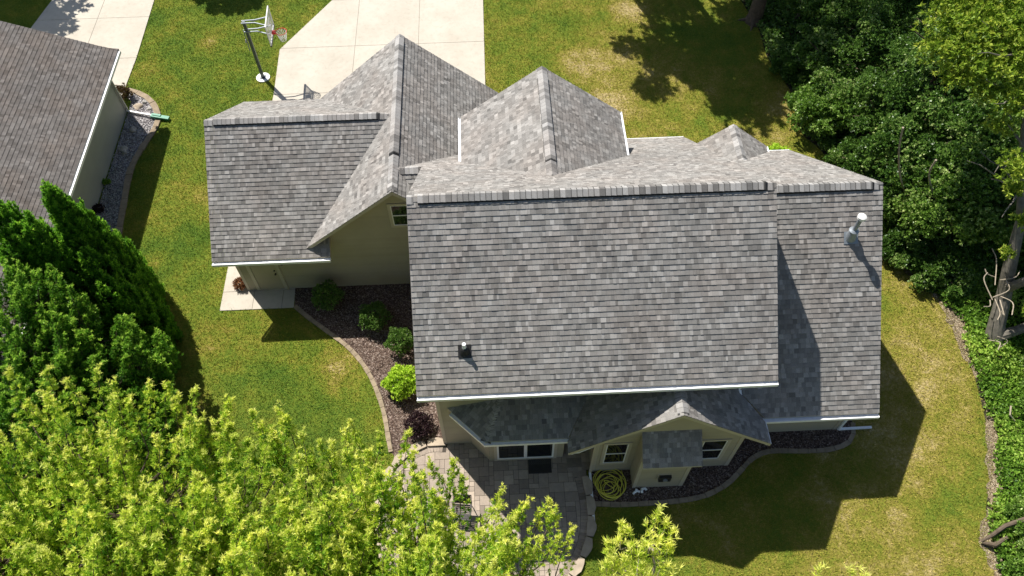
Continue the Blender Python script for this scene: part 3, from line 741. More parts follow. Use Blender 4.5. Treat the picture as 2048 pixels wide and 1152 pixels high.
pipe([(4.7, -3.9, 0.0), (4.7, -3.9, .01)], H) if False else None
# roof vents
vp = Vector((10.45, -.02, zBS(-.02)))
v1 = MB(); v1.tube([vp-Vector((0, 0, .05)), vp+Vector((0, 0, .28)), vp+Vector((0, 0, .30))], [.17, .11, .085], 20); v1.tube([vp+Vector((0, 0, .3)), vp+Vector((0, 0, .34))], [.14, .09], 20)
v1.tube([vp+Vector((0, 0, .3)), vp+Vector((0, 0, .86))], .062, 16); V1 = v1.build('flue_pipe', M_galv, H, smooth=False); V1['label'] = 'tall metal flue with white cap'
v2 = MB(); v2.tube([vp+Vector((0, 0, .82)), vp+Vector((0, 0, .84)), vp+Vector((0, 0, .92)), vp+Vector((0, 0, .95))], [.10, .12, .12, .07], 24); v2.build('flue_cap', M_white, V1)
nB = Vector((0, -mB_, 1)).normalized(); uB = Vector((1, 0, 0)); wB = nB.cross(uB)
fl = MB(); fl.face([vp+uB*a+wB*b_+nB*.03 for a, b_ in ((-.2, -.2), (.2, -.2), (.2, .15), (-.2, .15))]); fl.face([vp+uB*a+wB*b_+nB*h_ for a, b_, h_ in ((-.2, -.2, .0), (.2, -.2, .0), (.2, -.2, .03), (-.2, -.2, .03))]); fl.build('flashing', M_galv, V1)
sp = Vector((-.49, -3.12, zAS(-3.12)))
v3 = MB(); v3.tube([sp+Vector((0, 0, -.04)), sp+Vector((0, 0, .13)), sp+Vector((0, 0, .17))], [.15, .10, .065], 16); V3 = v3.build('vent_boot', M_black, H); V3['label'] = 'small rubber booted vent near the lower left of the main roof'
v4 = MB(); v4.tube([sp+Vector((0, 0, .1)), sp+Vector((0, 0, .36))], .05, 14); v4.build('vent_pipe', M_pvc, V3)
n_a = Vector((0, -.8, 1)).normalized(); w_a = n_a.cross(uB)
fl = MB(); fl.face([sp+uB*a+w_a*b_+n_a*.022 for a, b_ in ((-.17, -.19), (.17, -.19), (.17, .17), (-.17, .17))]); fl.build('flashing', M_dark, V3)

# ================================================================ NEIGHBOUR HOUSE
NH = empty('house', (-16, 5, 0)); tag(NH, 'single storey grey sided house with brown shingles at the left edge', 'house')
NH.location = (0, 0, 0)
ex, ez, ms = -14.40, 2.95, .42
rx = -23.5; rz_ = ez+ms*(ex-rx)
NR = [(ex, -12, ez), (ex, 12.96, ez), (rx, 12.96, rz_), (rx, -12, rz_)]
NR2 = [(rx, -12, rz_), (rx, 12.96, rz_), (2*rx-ex, 12.96, ez), (2*rx-ex, -12, ez)]
roof([NR, NR2], M_shn, NH, M_trimn, .16, label='brown shingled roof', seed=31)
caps((rx, 12.96, rz_), (rx, -12, rz_), ms, ms, NH, seed=32, mat=M_shn)
gutter([(ex+.11, -12, ez), (ex+.11, 12.96, ez)], NH, M_white)
wn = -15.18
wall([(wn, -11.5, 0), (wn, 12.70, 0), (wn, 12.70, ez+.2), (wn, -11.5, ez+.2)], M_siden, NH, .2, thick=.007)
wall([(wn, 12.70, 0), (2*rx-wn, 12.70, 0), (2*rx-wn, 12.70, ez+.2), (rx, 12.70, rz_-.1), (wn, 12.70, ez+.2)], M_siden, NH, .2)
cbn = MB(); cbn.box((wn+.008, 12.58, 0), (wn+.03, 12.73, 3.0)); cbn.box((wn-.1, 12.71, 0), (wn+.008, 12.73, 3.0)); cbn.build('corner_board', M_trimn, NH)
cr = MB()
cr.face([(ex, 12.96, ez+.02), (ex+.0, 13.10, ez-.02), (ex-.45, 13.10, ez+.05), (ex-.55, 12.96, ez+.26)]); cr.face([(ex, 13.10, ez-.2), (ex-.45, 13.10, ez-.2), (ex-.45, 13.10, ez+.05), (ex, 13.10, ez-.02)])
cr.box((ex-.45, 12.965, ez-.2), (ex, 13.09, ez-.1)); cr.build('eave_return', M_shn, NH)
pipe([(wn+.07, 12.62, 2.9), (wn+.07, 12.62, .15)], NH, mat=M_trimn)
a_ = G(256, 222, .12); b_ = G(306, 231, .16)
pipe([a_, b_], NH, mat=M_white)
gx = MB(); c0 = Vector(b_); c1 = Vector(G(338, 237, .1)); gx.beam(c0-Vector((.08, 0, 0)), c1, .17, .1); gx.beam(c0+Vector((-.02, .03, .02)), c0.lerp(c1, .5)+Vector((0, .03, .03)), .1, .1)
gx.build('downspout_extension', M_green, NH)
mt = MB(); mt.box((wn+.012, 8.9, 1.9), (wn+.05, 9.5, 2.5)); mt.build('window', M_trimn, NH)

# ================================================================ BASKETBALL HOOP
bx_, by_ = -9.57, 14.43
BH = empty('basketball_hoop', (bx_, by_, 0)); tag(BH, 'grey pole basketball hoop with clear backboard beside the driveway', 'basketball hoop')
f = MB(); f.tube([(0, 0, 0), (0, 0, .05)], [.30, .30], 28); f.build('footing', M_white, BH)
dx = Vector((.998, .05, 0)).normalized()      # direction the board faces
sy_ = Vector((-dx.y, dx.x, 0))
f = MB(); f.beam((0, 0, .05), (0, 0, 3.02), .12, .12, (dx.x, dx.y, 0)); f.box((-.11, -.11, .05), (.11, .11, .08)); f.build('pole', M_pole, BH)
bc = dx*1.0+Vector((0, -.05, 2.75))
f = MB()
for z0, z1 in ((2.98, 3.10), (2.55, 2.67)):
    for s in (-1, 1):
        a = Vector((0, 0, z0))+sy_*(.08*s)-dx*.1; m1 = Vector((0, 0, z0+.0))+sy_*(.09*s)+dx*.45; e = bc+sy_*(.30*s); e.z = z1-.12
        f.beam(a, m1, .035, .045); f.beam(m1, e, .035, .045)
f.beam(Vector((0, 0, 2.6))-dx*.12, Vector((0, 0, 1.5))-dx*.16, .03, .03, (1, 0, 0)); f.tube([Vector((0, 0, 2.1))-dx*.16, Vector((0, 0, 1.95))-dx*.2], .03, 8)
f.build('support_arm', M_galv, BH)
bw, bh = 1.36, .92; bz = 2.75
f = MB(); P0 = bc.copy(); P0.z = bz
def bp(u, v_, d=0): return P0+sy_*u+Vector((0, 0, v_))+dx*d
f.beam(bp(-bw/2, bh/2), bp(bw/2, bh/2), .04, .04); f.beam(bp(-bw/2, -bh/2), bp(bw/2, -bh/2), .04, .04); f.beam(bp(-bw/2, -bh/2), bp(-bw/2, bh/2), .04, .04, (1, 0, 0)); f.beam(bp(bw/2, -bh/2), bp(bw/2, bh/2), .04, .04, (1, 0, 0))
BB = f.build('backboard', M_white, BH)
f = MB(); f.face([bp(-bw/2, -bh/2), bp(bw/2, -bh/2), bp(bw/2, bh/2), bp(-bw/2, bh/2)]); f.build('panel', M_acr, BB)
f = MB()
for a, b2 in (((-.3, -.25), (.3, -.25)), ((-.3, .2), (.3, .2)), ((-.3, -.25), (-.3, .2)), ((.3, -.25), (.3, .2))): f.beam(bp(*a, .012), bp(*b2, .012), .05, .008, (dx.x, dx.y, .01))
f.build('target_square', M_white, BB)
f = MB(); f.beam(bp(-bw/2-.02, -bh/2-.03), bp(bw/2+.02, -bh/2-.03), .07, .06); f.build('edge_pad', M_dark, BB)
rc = bp(0, -.32, .40)
f = MB(); f.tube([rc+Vector((.23*math.cos(a), .23*math.sin(a), 0)) for a in np.linspace(0, 2*math.pi, 25)], .013, 6); f.build('rim', M_orange, BH)
f = MB(); f.beam(bp(0, -.34, .02), bp(0, -.34, .17), .16, .1); f.build('bracket', M_red, BH)
f = MB(); K = 12
for i in range(K):
    for s in (-1, 1):
        pts = []
        for k in range(5):
            a = 2*math.pi*(i/K)+s*k*math.pi/K; r_ = .225-.028*k; pts.append(rc+Vector((r_*math.cos(a), r_*math.sin(a), -.01-.11*k)))
        f.tube(pts, .010, 4, False)
f.build('net', M_net, BH)

# ================================================================ SMALL THINGS BEHIND THE HOUSE
hose = MB(); rr = random.Random(4); pts = []; cx_, cy_ = 3.66, -4.84
for i in range(420):
    a = i*.155; lp = i/420
    r_ = .35+.10*math.sin(i*.043)+.07*math.sin(i*.117+1)-(.2 if 180 < i < 215 else 0)*math.sin((i-180)/35*math.pi); ox = .09*math.sin(i*.029); oy = .08*math.cos(i*.037)
    pts.append((cx_+ox+r_*math.cos(a), cy_+oy+r_*.98*math.sin(a), .03+.11*lp+.012*math.sin(i*.5)))
pts += [(cx_+.1, cy_-.1, .16), (cx_+.3, cy_+.15, .15), (cx_+.45, cy_+.28, .1), (cx_+.42, cy_+.50, .06)]
hose.tube(smooth_curve(pts, 2), .013, 6, tone=.5); tag(hose.build('garden_hose', M_hose, smooth=True), 'coiled yellow garden hose lying on shaded mulch below the window', 'hose')
pv = MB()
pv.tube([(4.36, -5.12, .05), (4.42, -5.06, .05), (4.50, -5.03, .05), (4.58, -5.06, .05)], .036, 12); pv.tube([(4.47, -5.03, .05), (4.49, -4.97, .06)], .04, 12)
tag(pv.build('pipe_fitting', M_pvc, smooth=True), 'white curved plastic pipe elbow lying left of its mate on mulch', 'pipe fitting', 'plastic pipe pieces on the mulch')
pv = MB(); pv.tube([(4.64, -5.10, .05), (4.65, -4.96, .05)], .04, 12); pv.tube([(4.64, -4.98, .05), (4.76, -4.96, .05), (4.79, -5.02, .05)], .042, 12)
tag(pv.build('pipe_fitting', M_pvc, smooth=True), 'white stubby tee shaped pipe piece nearer the vent box wall', 'pipe fitting', 'plastic pipe pieces on the mulch')
mt_ = MB(); mt_.box((1.17, -4.32, .046), (1.90, -3.86, .056)); dm = mt_.build('doormat', M_dark); tag(dm, 'black patterned doormat outside the sliding patio door', 'doormat')
M_mat2 = simple('mat_pattern', (.10, .095, .09), .9)
mp = MB()
for i in range(10):
    for j in range(3):
        c_ = (1.21+.07*i, -4.0+.06*j)
        mp.tube([(c_[0]+.024*math.cos(a), c_[1]+.024*math.sin(a), .058) for a in np.linspace(0, 6.283, 9)], .004, 4)
mp.build('mat_pattern', M_mat2, dm)

def make_chair():
    r_ = empty('patio_chair')
    a = MB()
    for s in (-1, 1):
        x = .27*s
        a.tube([(x, -.28, 0), (x, -.26, .40), (x, .22, .40), (x, .34, .95)], .014, 8); a.tube([(x, .30, 0), (x, .20, .40)], .014, 8)
        a.tube([(x, -.26, .40), (x, -.28, .60), (x, .10, .63), (x, .27, .62)], .013, 8)
    a.tube([(-.27, .34, .95), (.27, .34, .95)], .014, 8); a.tube([(-.27, -.26, .40), (.27, -.26, .40)], .014, 8); a.tube([(-.27, .22, .40), (.27, .22, .40)], .012, 8)
    a.build('frame', M_dark, r_)
    b2 = MB(); b2.face([(-.25, .335, .92), (.25, .335, .92), (.25, .235, .48), (-.25, .235, .48)]); b2.face([(-.25, .345, .92), (-.25, .245, .48), (.25, .245, .48), (.25, .345, .92)]); b2.build('backrest', M_fab, r_)
    b2 = MB()
    for k in range(9): b2.box((-.26, -.25+k*.053, .40), (.26, -.21+k*.053, .41))
    b2.build('seat', M_dark, r_)
    for s in (-1, 1):
        b2 = MB(); b2.box((.27*s-.025, -.27, .625), (.27*s+.025, .24, .645)); b2.build('armrest', M_dark, r_)
    return r_
ch = make_chair(); ch.location = (-.92, -5.55, .042); ch.rotation_euler = (0, 0, math.radians(-6)); tag(ch, 'brown sling patio chair in sun, back toward the house', 'chair', 'patio chairs')
c2 = ch.copy(); C.objects.link(c2)
for q in ch.children:
    d2 = q.copy(); C.objects.link(d2); d2.parent = c2
c2.location = (*G(1008, 1085)[:2], .042); c2.rotation_euler = (0, 0, math.radians(215)); tag(c2, 'second patio chair, nearly buried under overhanging leaves at the shadow line', 'chair', 'patio chairs')

# ================================================================ SHRUBS AND ROCKS
def shrub(name, loc, r, h, mat, label, n=900, L=.055, W=.035, cat='shrub', seed=0, flat_=.9, tone=.5):
    n = int(n); th = RN.random(n)*2*math.pi; u_ = RN.random(n)**.5; ph = np.arccos(RN.uniform(-.15, 1, n))
    lump = 1+.12*np.sin(th*5+seed)+.10*np.sin(ph*7+th*3+seed*2)
    rad = lump*RN.uniform(.62, 1.04, n)
    d = np.stack([np.sin(ph)*np.cos(th), np.sin(ph)*np.sin(th), np.cos(ph)], 1)
    P = d*np.array([r, r, h*.55])*rad[:, None]+np.array([0, 0, h*.45])
    P[:, 2] = np.maximum(P[:, 2], .03)
    tn = tone+RN.normal(size=n)*.1+.15*(rad-.85)
    p, D, l, w_, t_ = tufts(P, d+np.array([0, 0, .5]), 7, L, W, .8, tn, .14)
    root = empty(name, loc); tag(root, label, cat)
    link('foliage', leaves_mesh(name+'_foliage', p, D, l, w_, t_), mat, root)
    st = MB(); rr = random.Random(seed)
    for i in range(7):
        a = rr.uniform(0, 6.28); q = rr.uniform(.3, .75)*r
        st.tube([(0, 0, 0), (q*.4*math.cos(a), q*.4*math.sin(a), h*.35), (q*math.cos(a), q*math.sin(a), h*.75)], [.018, .012, .006], 5)
    st.build('stem', M_bark, root); return root
shrub('shrub', (-5.62, 2.35, 0), .50, 1.05, M_lwood, 'rounded green shrub half in sun against the garage wall', 1100, seed=1)
shrub('shrub', (-3.92, 1.45, 0), .52, .95, M_lwood, 'dark green shrub in the deep shade of the mulch bed', 1000, seed=2)
shrub('shrub', (-2.98, .45, 0), .46, .9, M_lwood, 'green shrub above the lime one, touching the roof edge', 900, seed=3)
shrub('shrub', (-2.86, -1.12, 0), .56, .85, M_llime, 'bright lime green rounded shrub beside the roof edge', 1300, .075, .05, seed=4)
shrub('shrub', (-2.30, -2.62, 0), .44, .62, M_lpurp, 'dark purple leaved shrub on the mulch near the patio', 1000, .05, .028, seed=5)
shrub('dry_plant', (-8.92, 3.28, 0), .22, .35, M_lrust, 'small rusty orange dead plant at the garage corner', 220, .09, .02, 'plant', 6)
shrub('shrub', (11.9, 8.35, 0), .5, .7, M_llime, 'lime green shrub peeking above the far roof edge', 500, .08, .05, seed=7)
shrub('shrub', G(248, 198), .42, .6, M_lbrown, 'reddish brown bush in the gravel bed beside the neighbour corner', 600, .07, .03, seed=8)
shrub('plant', G(215, 367), .14, .2, M_lcover, 'tiny pale green plant alone in the shaded gravel', 60, .08, .04, 'plant', 9)
shrub('plant', G(200, 422), .2, .25, M_lpurp, 'tiny dark plant in shaded gravel near the cedar tips', 90, .08, .04, 'plant', 10)
def rock(loc, s, label, seed, mat=None):
    import bmesh
    bm = bmesh.new(); bmesh.ops.create_icosphere(bm, subdivisions=3, radius=1); rr = random.Random(seed); ph = [rr.uniform(0, 6) for _ in range(6)]
    for v_ in bm.verts:
        c_ = v_.co; k = 1+.14*math.sin(c_.x*3+ph[0])+.12*math.sin(c_.y*4+ph[1])+.1*math.sin(c_.z*5+c_.x*2+ph[2])
        v_.co = Vector((c_.x*s[0]*k, c_.y*s[1]*k, max(-.02, c_.z*s[2]*k)))
    me = bpy.data.meshes.new('rock'); bm.to_mesh(me); bm.free()
    o = link('rock', me, mat or M_rock); o.location = loc; tag(o, label, 'rock')
rock(G(266, 261, .03), (.17, .12, .12), 'grey rock in shade, nearest the green downspout end', 1)
rock(G(245, 299, .03), (.2, .15, .16), 'larger rounded grey rock mid way down the shaded gravel', 2)
rock(G(250, 306, .02), (.12, .1, .09), 'small grey rock touching the lower side of the larger one', 3)
rock(G(277, 213, .02), (.24, .17, .09), 'pale flat sunlit rock in the gravel above the downspout', 4, M_cap_stone)
rock(G(290, 204, .02), (.1, .1, .09), 'small brown rock beside the curved gravel edging', 5)
rock(G(300, 218, .02), (.11, .08, .09), 'small dark rock left of the edging, right of the pale one', 6)

# mulch chips and pebbles (uncountable)
def pts_in(poly, n):
    p = np.array(poly); lo = p.min(0); hi = p.max(0); q = RN.uniform(lo, hi, (n, 2)); return q[inside(q, p)]
def inside(q, p):
    r_ = np.zeros(len(q), bool); n = len(p); j = n-1
    for i in range(n):
        xi, yi = p[i]; xj, yj = p[j]
        if yi != yj:
            c_ = ((yi > q[:, 1]) != (yj > q[:, 1])) & (q[:, 0] < (xj-xi)*(q[:, 1]-yi)/(yj-yi)+xi); r_ ^= c_
        j = i
    return r_
def chips(name, poly, n, mat, L, W, z=.03, kind='stuff'):
    q = pts_in(poly, n); k = len(q)
    P = np.column_stack([q, RN.uniform(.015, z, k)]); D = np.column_stack([RN.normal(size=(k, 2)), RN.normal(size=k)*.25])
    me = leaves_mesh(name, P, D, L*RN.uniform(.5, 1.4, k), W*RN.uniform(.6, 1.3, k), RN.random(k), 0)
    return tag(link(name, me, mat), kind=kind)
M_chip2 = leaf_mat('mulch_chips', [(0, (.05, .03, .026)), (.5, (.155, .108, .085)), (.85, (.31, .235, .195)), (1, (.55, .47, .41))], 0, .9, .1)
M_peb = leaf_mat('pebble_chips', [(0, (.10, .09, .095)), (.5, (.36, .34, .35)), (1, (.75, .73, .72))], 0, .8, .2)
chips('mulch_chips', bedL_poly, 22000, M_chip2, .05, .022); chips('mulch_chips', bedR_poly, 16000, M_chip2, .05, .022)
chips('gravel', bedN_poly, 26000, M_peb, .055, .04, .04)
chips('leaf_litter', strip, 60000, leaf_mat('litter', [(0, (.12, .08, .05)), (.5, (.32, .25, .16)), (1, (.58, .5, .37))], 0, .9, .1), .07, .02, .04)

# grass blades over the visible lawn
corners = G2([(-40, -40), (2090, -40), (2090, 1200), (-40, 1200)])
q = RN.uniform((-26, -10.5), (20, 22.5), (1150000, 2))
keep = inside(q, np.array(corners))
for poly in (drive_poly, nd, walk, bedL_poly, bedR_poly, bedN_poly, patio_poly, [(2.0, -4.5), (3.3, -4.5), (3.3, -3.0), (2.0, -3.0)], wood_edge+[(40, -20), (60, 0), (60, 60), (14, 60)], [(-8.6, 3.1), (7.4, 3.1), (7.4, 9.5), (-8.6, 9.5)], [(-1.5, -3.2), (11.2, -3.2), (11.2, 6), (-1.5, 7)], [(-30, -12), (-15.1, -12), (-15.1, 12.7), (-30, 12.7)]):
    keep &= ~inside(q, np.array(poly))
q = q[keep]; k = len(q)
P = np.column_stack([q, np.full(k, .0)]); D = np.column_stack([RN.normal(size=(k, 2))*.75, np.full(k, .8)])
me = leaves_mesh('grass', P, D, RN.uniform(.045, .11, k), RN.uniform(.010, .02, k), RN.beta(2, 3, k), .25)
tag(link('grass', me, M_grass), kind='stuff')

# ================================================================ TREES
def branch(mb, a, b_, r0, r1, bend=.15, seed=0, k=6):
    rr = random.Random(seed); A = Vector(a); B = Vector(b_); L = (B-A).length
    pts = [A+(B-A)*f_+Vector((rr.uniform(-1, 1), rr.uniform(-1, 1), rr.uniform(-.5, 1)))*(L*bend*math.sin(math.pi*f_)*.5) for f_ in (0, .25, .5, .75, 1)]
    mb.tube(pts, [r0+(r1-r0)*f_ for f_ in (0, .25, .5, .75, 1)], k, True); return pts

def envelope(px, E): return np.interp(px, [e[0] for e in E], [e[1] for e in E])
def shoot_tree(label, base, hub, shoots, mat, seed, group=None, tuft_L=.095, nper=54, name='tree', tone0=.66, leafk=17, wd=.022, trunk_r=.17, length=1.5):
    """tree of upright leafy shoots; shoots: list of (tip xyz)"""
    root = empty(name, base); tag(root, label, 'tree', group)
    off = np.array(base)
    tips = np.array(shoots)-off; hb = np.array(hub)-off
    n = len(tips)
    out = norm((tips-hb)*np.array([1, 1, .0])+1e-6)
    dirs = norm(out*RN.uniform(.15, .55, (n, 1))+np.array([0.05, .28, .9])+RN.normal(size=(n, 3))*.16)
    Ps = []; As = []; Ts = []; Ks = []
    for i in range(n):
        Ls = length*RN.uniform(.7, 1.25); m_ = int(nper*Ls/length)
        s_ = np.sort(RN.random(m_))**1.0
        side = norm(RN.normal(size=(m_, 3)))*(.03+.42*(1-s_)[:, None]**.8*Ls*.7)*RN.uniform(.3, 1, (m_, 1))
        side[:, 2] = side[:, 2]*.5
        p = tips[i]-dirs[i]*(1-s_)[:, None]*Ls+side
        st_t = RN.normal()*.07; Ps.append(p); As.append(dirs[i]+side*1.6); Ts.append(st_t+tone0-.04-.32*(1-s_)+RN.normal(size=m_)*.18)  # leaf colour darkens inward along the shoot, painting in the crown's inner shade
        # terminal star, leaf colour lightened as a sunlit tip highlight
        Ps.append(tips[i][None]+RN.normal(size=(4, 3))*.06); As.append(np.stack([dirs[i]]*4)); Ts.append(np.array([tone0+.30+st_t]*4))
    Ps = np.vstack(Ps); As = np.vstack(As); Ts = np.concatenate(Ts)
    p, D, l, w_, t_ = tufts(Ps, As, leafk, tuft_L, wd, .62, Ts, .09, .05)
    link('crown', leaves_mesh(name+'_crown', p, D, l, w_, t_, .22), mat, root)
    tr = MB(); rr = random.Random(seed)
    trunk_top = Vector(hb)
    tr.tube([(0, 0, -.05), (.05, .03, trunk_top.z*.4), tuple(trunk_top)], [trunk_r*1.25, trunk_r, trunk_r*.75], 12)
    # limbs to cluster centres
    idx = RN.permutation(n)[:max(5, n//14)]; nodes = []
    for c_, i in enumerate(idx):
        e = tips[i]-dirs[i]*length*1.0; e = e+(hb-e)*.15
        branch(tr, trunk_top*.98, e, trunk_r*.5, .035, .18, seed+c_, 7); nodes.append(e)
    nodes = np.array(nodes)
    for i in range(n):
        b2 = tips[i]-dirs[i]*length*.9; j = np.argmin(np.linalg.norm(nodes-b2, axis=1))
        branch(tr, nodes[j], b2, .028, .014, .12, seed+i, 4); branch(tr, b2, tips[i], .014, .004, .08, seed+i+999, 4)
    tr.build('trunk', M_bark if trunk_r > .1 else M_twig, root)
    return root
# the big pale green tree at the lower left, traced tips along its edge then a volume behind them
ENV = [(-200, 800), (-60, 790), (0, 775), (40, 755), (90, 745), (150, 775), (190, 745), (235, 765), (290, 815), (330, 775), (350, 800), (395, 800), (402, 865), (430, 830), (455, 805), (475, 860), (510, 835), (560, 825), (600, 860), (640, 890), (690, 845), (720, 890), (760, 880), (800, 925), (850, 935), (880, 975), (910, 1010), (960, 1040), (1010, 995), (1040, 1030), (1100, 1010), (1140, 1060), (1150, 1120), (1100, 1130), (1060, 1170)]
edge_tips = [(20, 745, 8.2), (92, 742, 8.2), (135, 765, 8), (192, 742, 8.2), (228, 768, 8), (255, 800, 7.8), (300, 772, 7.9), (335, 768, 7.8), (352, 795, 7.6), (390, 782, 7.6), (372, 858, 7.2), (398, 848, 7.2), (402, 838, 7), (458, 800, 7.4), (428, 845, 7), (505, 825, 7.3), (560, 820, 7.5), (575, 835, 7.4), (602, 868, 7.2), (520, 850, 7.3), (640, 885, 7), (700, 842, 7.2), (692, 868, 7.1), (665, 888, 7), (760, 872, 7), (815, 868, 6.8), (735, 905, 6.9), (828, 905, 6.6), (862, 928, 6.3), (907, 923, 6.3), (845, 948, 6.4), (800, 960, 6.6), (868, 985, 6.3), (880, 1000, 6.2), (925, 955, 6), (1005, 983, 5.8), (1000, 1010, 5.8), (1038, 1020, 5.7), (1052, 1006, 5.7), (1098, 1002, 5.6), (1112, 1020, 5.6), (1145, 1058, 5.5), (1120, 1072, 5.5), (1080, 1080, 5.6), (1030, 1090, 5.7), (960, 1060, 6), (990, 1120, 5.8), (945, 1120, 6), (1010, 1148, 5.9)]
tips = [G(a, b_, z) for a, b_, z in edge_tips]
rr = random.Random(17)
while len(tips) < 960:
    px = rr.uniform(-220, 1135) if len(tips) > 120 else rr.uniform(400, 640); e_ = envelope(px, ENV)
    py = e_+22+rr.random()**.9*(1420-e_)
    if px > 1000 and py > 1105: continue
    if 470 < px < 660 and False: continue
    z = 7.9-.0016*max(0, px-300)*1.1+rr.gauss(0, .5)
    if rr.random() < .3: z -= rr.uniform(.6, 1.6)
    tips.append(G(px, py, z))
tips = np.array(tips)
ctr = [(-7.2, -8.6), (-3.2, -9.4)]
lab = ['pale yellow green leafy tree filling the lower left corner', 'pale yellow green tree whose sprays reach over the patio']
own = np.array([0 if t_[0] < -4.6+rr.gauss(0, .5) else 1 for t_ in tips])
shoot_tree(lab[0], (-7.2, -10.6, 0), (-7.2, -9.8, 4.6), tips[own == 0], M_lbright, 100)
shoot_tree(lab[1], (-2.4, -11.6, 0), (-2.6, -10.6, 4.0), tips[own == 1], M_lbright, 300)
# slender tree whose top reaches in at the bottom
st_ = [(1318, 1018, 6.2), (1335, 1045, 6.1), (1345, 1062, 6), (1300, 1060, 6.1), (1298, 1085, 6), (1320, 1085, 6), (1340, 1090, 5.9), (1246, 1052, 6), (1256, 1062, 6), (1215, 1085, 5.9), (1235, 1082, 5.9), (1262, 1090, 5.9), (1280, 1095, 5.9), (1212, 1125, 5.8), (1225, 1115, 5.8), (1250, 1118, 5.8), (1285, 1125, 5.7), (1325, 1130, 5.6), (1345, 1142, 5.5), (1300, 1150, 5.6), (1260, 1150, 5.6), (1220, 1160, 5.6), (1280, 1185, 5.4), (1330, 1190, 5.4), (1240, 1195, 5.4), (1200, 1200, 5.3), (1360, 1200, 5.3), (1300, 1220, 5.2)]
shoot_tree('slender pale leaved tree top poking over the shaded back lawn', (3.6, -9.9, 0), (3.6, -9.5, 3.6), [G(*a) for a in st_], M_lbright, 500, tuft_L=.15, nper=16, tone0=.78, leafk=10, trunk_r=.07, length=.75)
st_ = [(1640, 1135, 5.2), (1628, 1165, 5), (1660, 1170, 5), (1645, 1200, 4.8)]
shoot_tree('single pale leaf rosette at the bottom edge, the left one', (6.5, -10.0, 0), (6.5, -9.6, 3.2), [G(*a) for a in st_], M_lbright, 600, tuft_L=.16, nper=7, tone0=.95, leafk=10, trunk_r=.04, length=.5, name='sapling')
st_ = [(1705, 1145, 5.2), (1728, 1152, 5.2), (1700, 1185, 5), (1740, 1190, 4.8)]
shoot_tree('double pale leaf rosette at the bottom edge, right of the single one', (7.3, -10.1, 0), (7.3, -9.7, 3.2), [G(*a) for a in st_], M_lbright, 650, tuft_L=.16, nper=7, tone0=.95, leafk=10, trunk_r=.04, length=.5, name='sapling')

# conical cedars (arborvitae)
def cedar(tip, r, h, label, mat, seed, dens=1.0, lean=(0, 0), L=.11, W=.035):
    x, y, z = tip; base = (x+lean[0], y+lean[1], 0)
    root = empty('cedar', base); tag(root, label, 'cedar', 'cedars at the left edge')
    npl = int(300*r*h/8*dens*2.3); m_ = 15
    sp_ = (1-RN.random(npl)**.62)*.97; tp_ = RN.random(npl)*2*math.pi
    pr_ = lambda q_: np.interp(q_, [0, .12, .45, .8, 1], [.84, 1, .80, .36, .02])
    lp_ = r*pr_(sp_)*(1+.07*np.sin(tp_*5+sp_*5+seed))*RN.uniform(.78, 1.06, npl)
    ln_ = RN.uniform(.35, .75, npl)*(.6+.4*pr_(sp_)); od = RN.uniform(.08, .34, npl)*(.35+.65*pr_(sp_))
    u_ = np.tile(np.linspace(0, 1, m_), npl); I = np.repeat(np.arange(npl), m_)
    th = tp_[I]+RN.normal(size=npl*m_)*.09/np.maximum(lp_[I], .2)*(1.1-u_)
    rad = np.maximum(lp_[I]-.22*pr_(sp_[I])+od[I]*ln_[I]*u_*.8, .01)+RN.normal(size=npl*m_)*.03*(1.1-u_)
    zz_ = np.minimum(sp_[I]*z+ln_[I]*(u_-.3), z)
    P = np.stack([rad*np.cos(th)-lean[0]*sp_[I], rad*np.sin(th)-lean[1]*sp_[I], np.maximum(zz_, .05)], 1)
    A = np.stack([np.cos(th)*od[I], np.sin(th)*od[I], np.full(npl*m_, 1.0)], 1)
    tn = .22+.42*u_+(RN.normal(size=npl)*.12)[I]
    p, D, l, w_, t_ = tufts(P, A, 7, L, W, .42, tn, .13, .06)
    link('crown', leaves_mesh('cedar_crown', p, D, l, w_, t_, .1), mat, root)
    t2 = MB(); t2.tube([(0, 0, 0), (-lean[0]*.5, -lean[1]*.5, z*.5), (-lean[0], -lean[1], z*.93)], [.14, .09, .02], 8); t2.build('trunk', M_bark, root)
    return root
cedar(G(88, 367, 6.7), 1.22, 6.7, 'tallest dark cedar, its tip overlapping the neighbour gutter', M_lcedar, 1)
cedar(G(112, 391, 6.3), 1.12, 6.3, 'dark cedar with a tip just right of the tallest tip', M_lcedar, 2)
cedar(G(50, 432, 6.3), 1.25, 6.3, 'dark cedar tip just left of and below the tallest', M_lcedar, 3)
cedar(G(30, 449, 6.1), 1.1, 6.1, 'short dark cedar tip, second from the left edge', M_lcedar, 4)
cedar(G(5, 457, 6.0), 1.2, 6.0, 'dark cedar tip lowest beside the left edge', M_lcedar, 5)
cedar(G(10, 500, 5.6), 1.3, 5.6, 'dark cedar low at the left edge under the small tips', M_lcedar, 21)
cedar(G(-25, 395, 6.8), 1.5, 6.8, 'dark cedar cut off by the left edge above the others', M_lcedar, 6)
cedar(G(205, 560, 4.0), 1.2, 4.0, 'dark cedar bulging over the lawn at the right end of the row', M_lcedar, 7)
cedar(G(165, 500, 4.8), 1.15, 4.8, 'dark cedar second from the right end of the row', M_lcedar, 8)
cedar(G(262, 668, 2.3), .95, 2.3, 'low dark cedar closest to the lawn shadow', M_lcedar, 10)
E2 = [(-200, 520), (0, 528), (30, 510), (60, 512), (110, 520), (150, 575), (230, 600), (300, 640), (345, 655), (375, 700), (385, 760), (392, 830)]
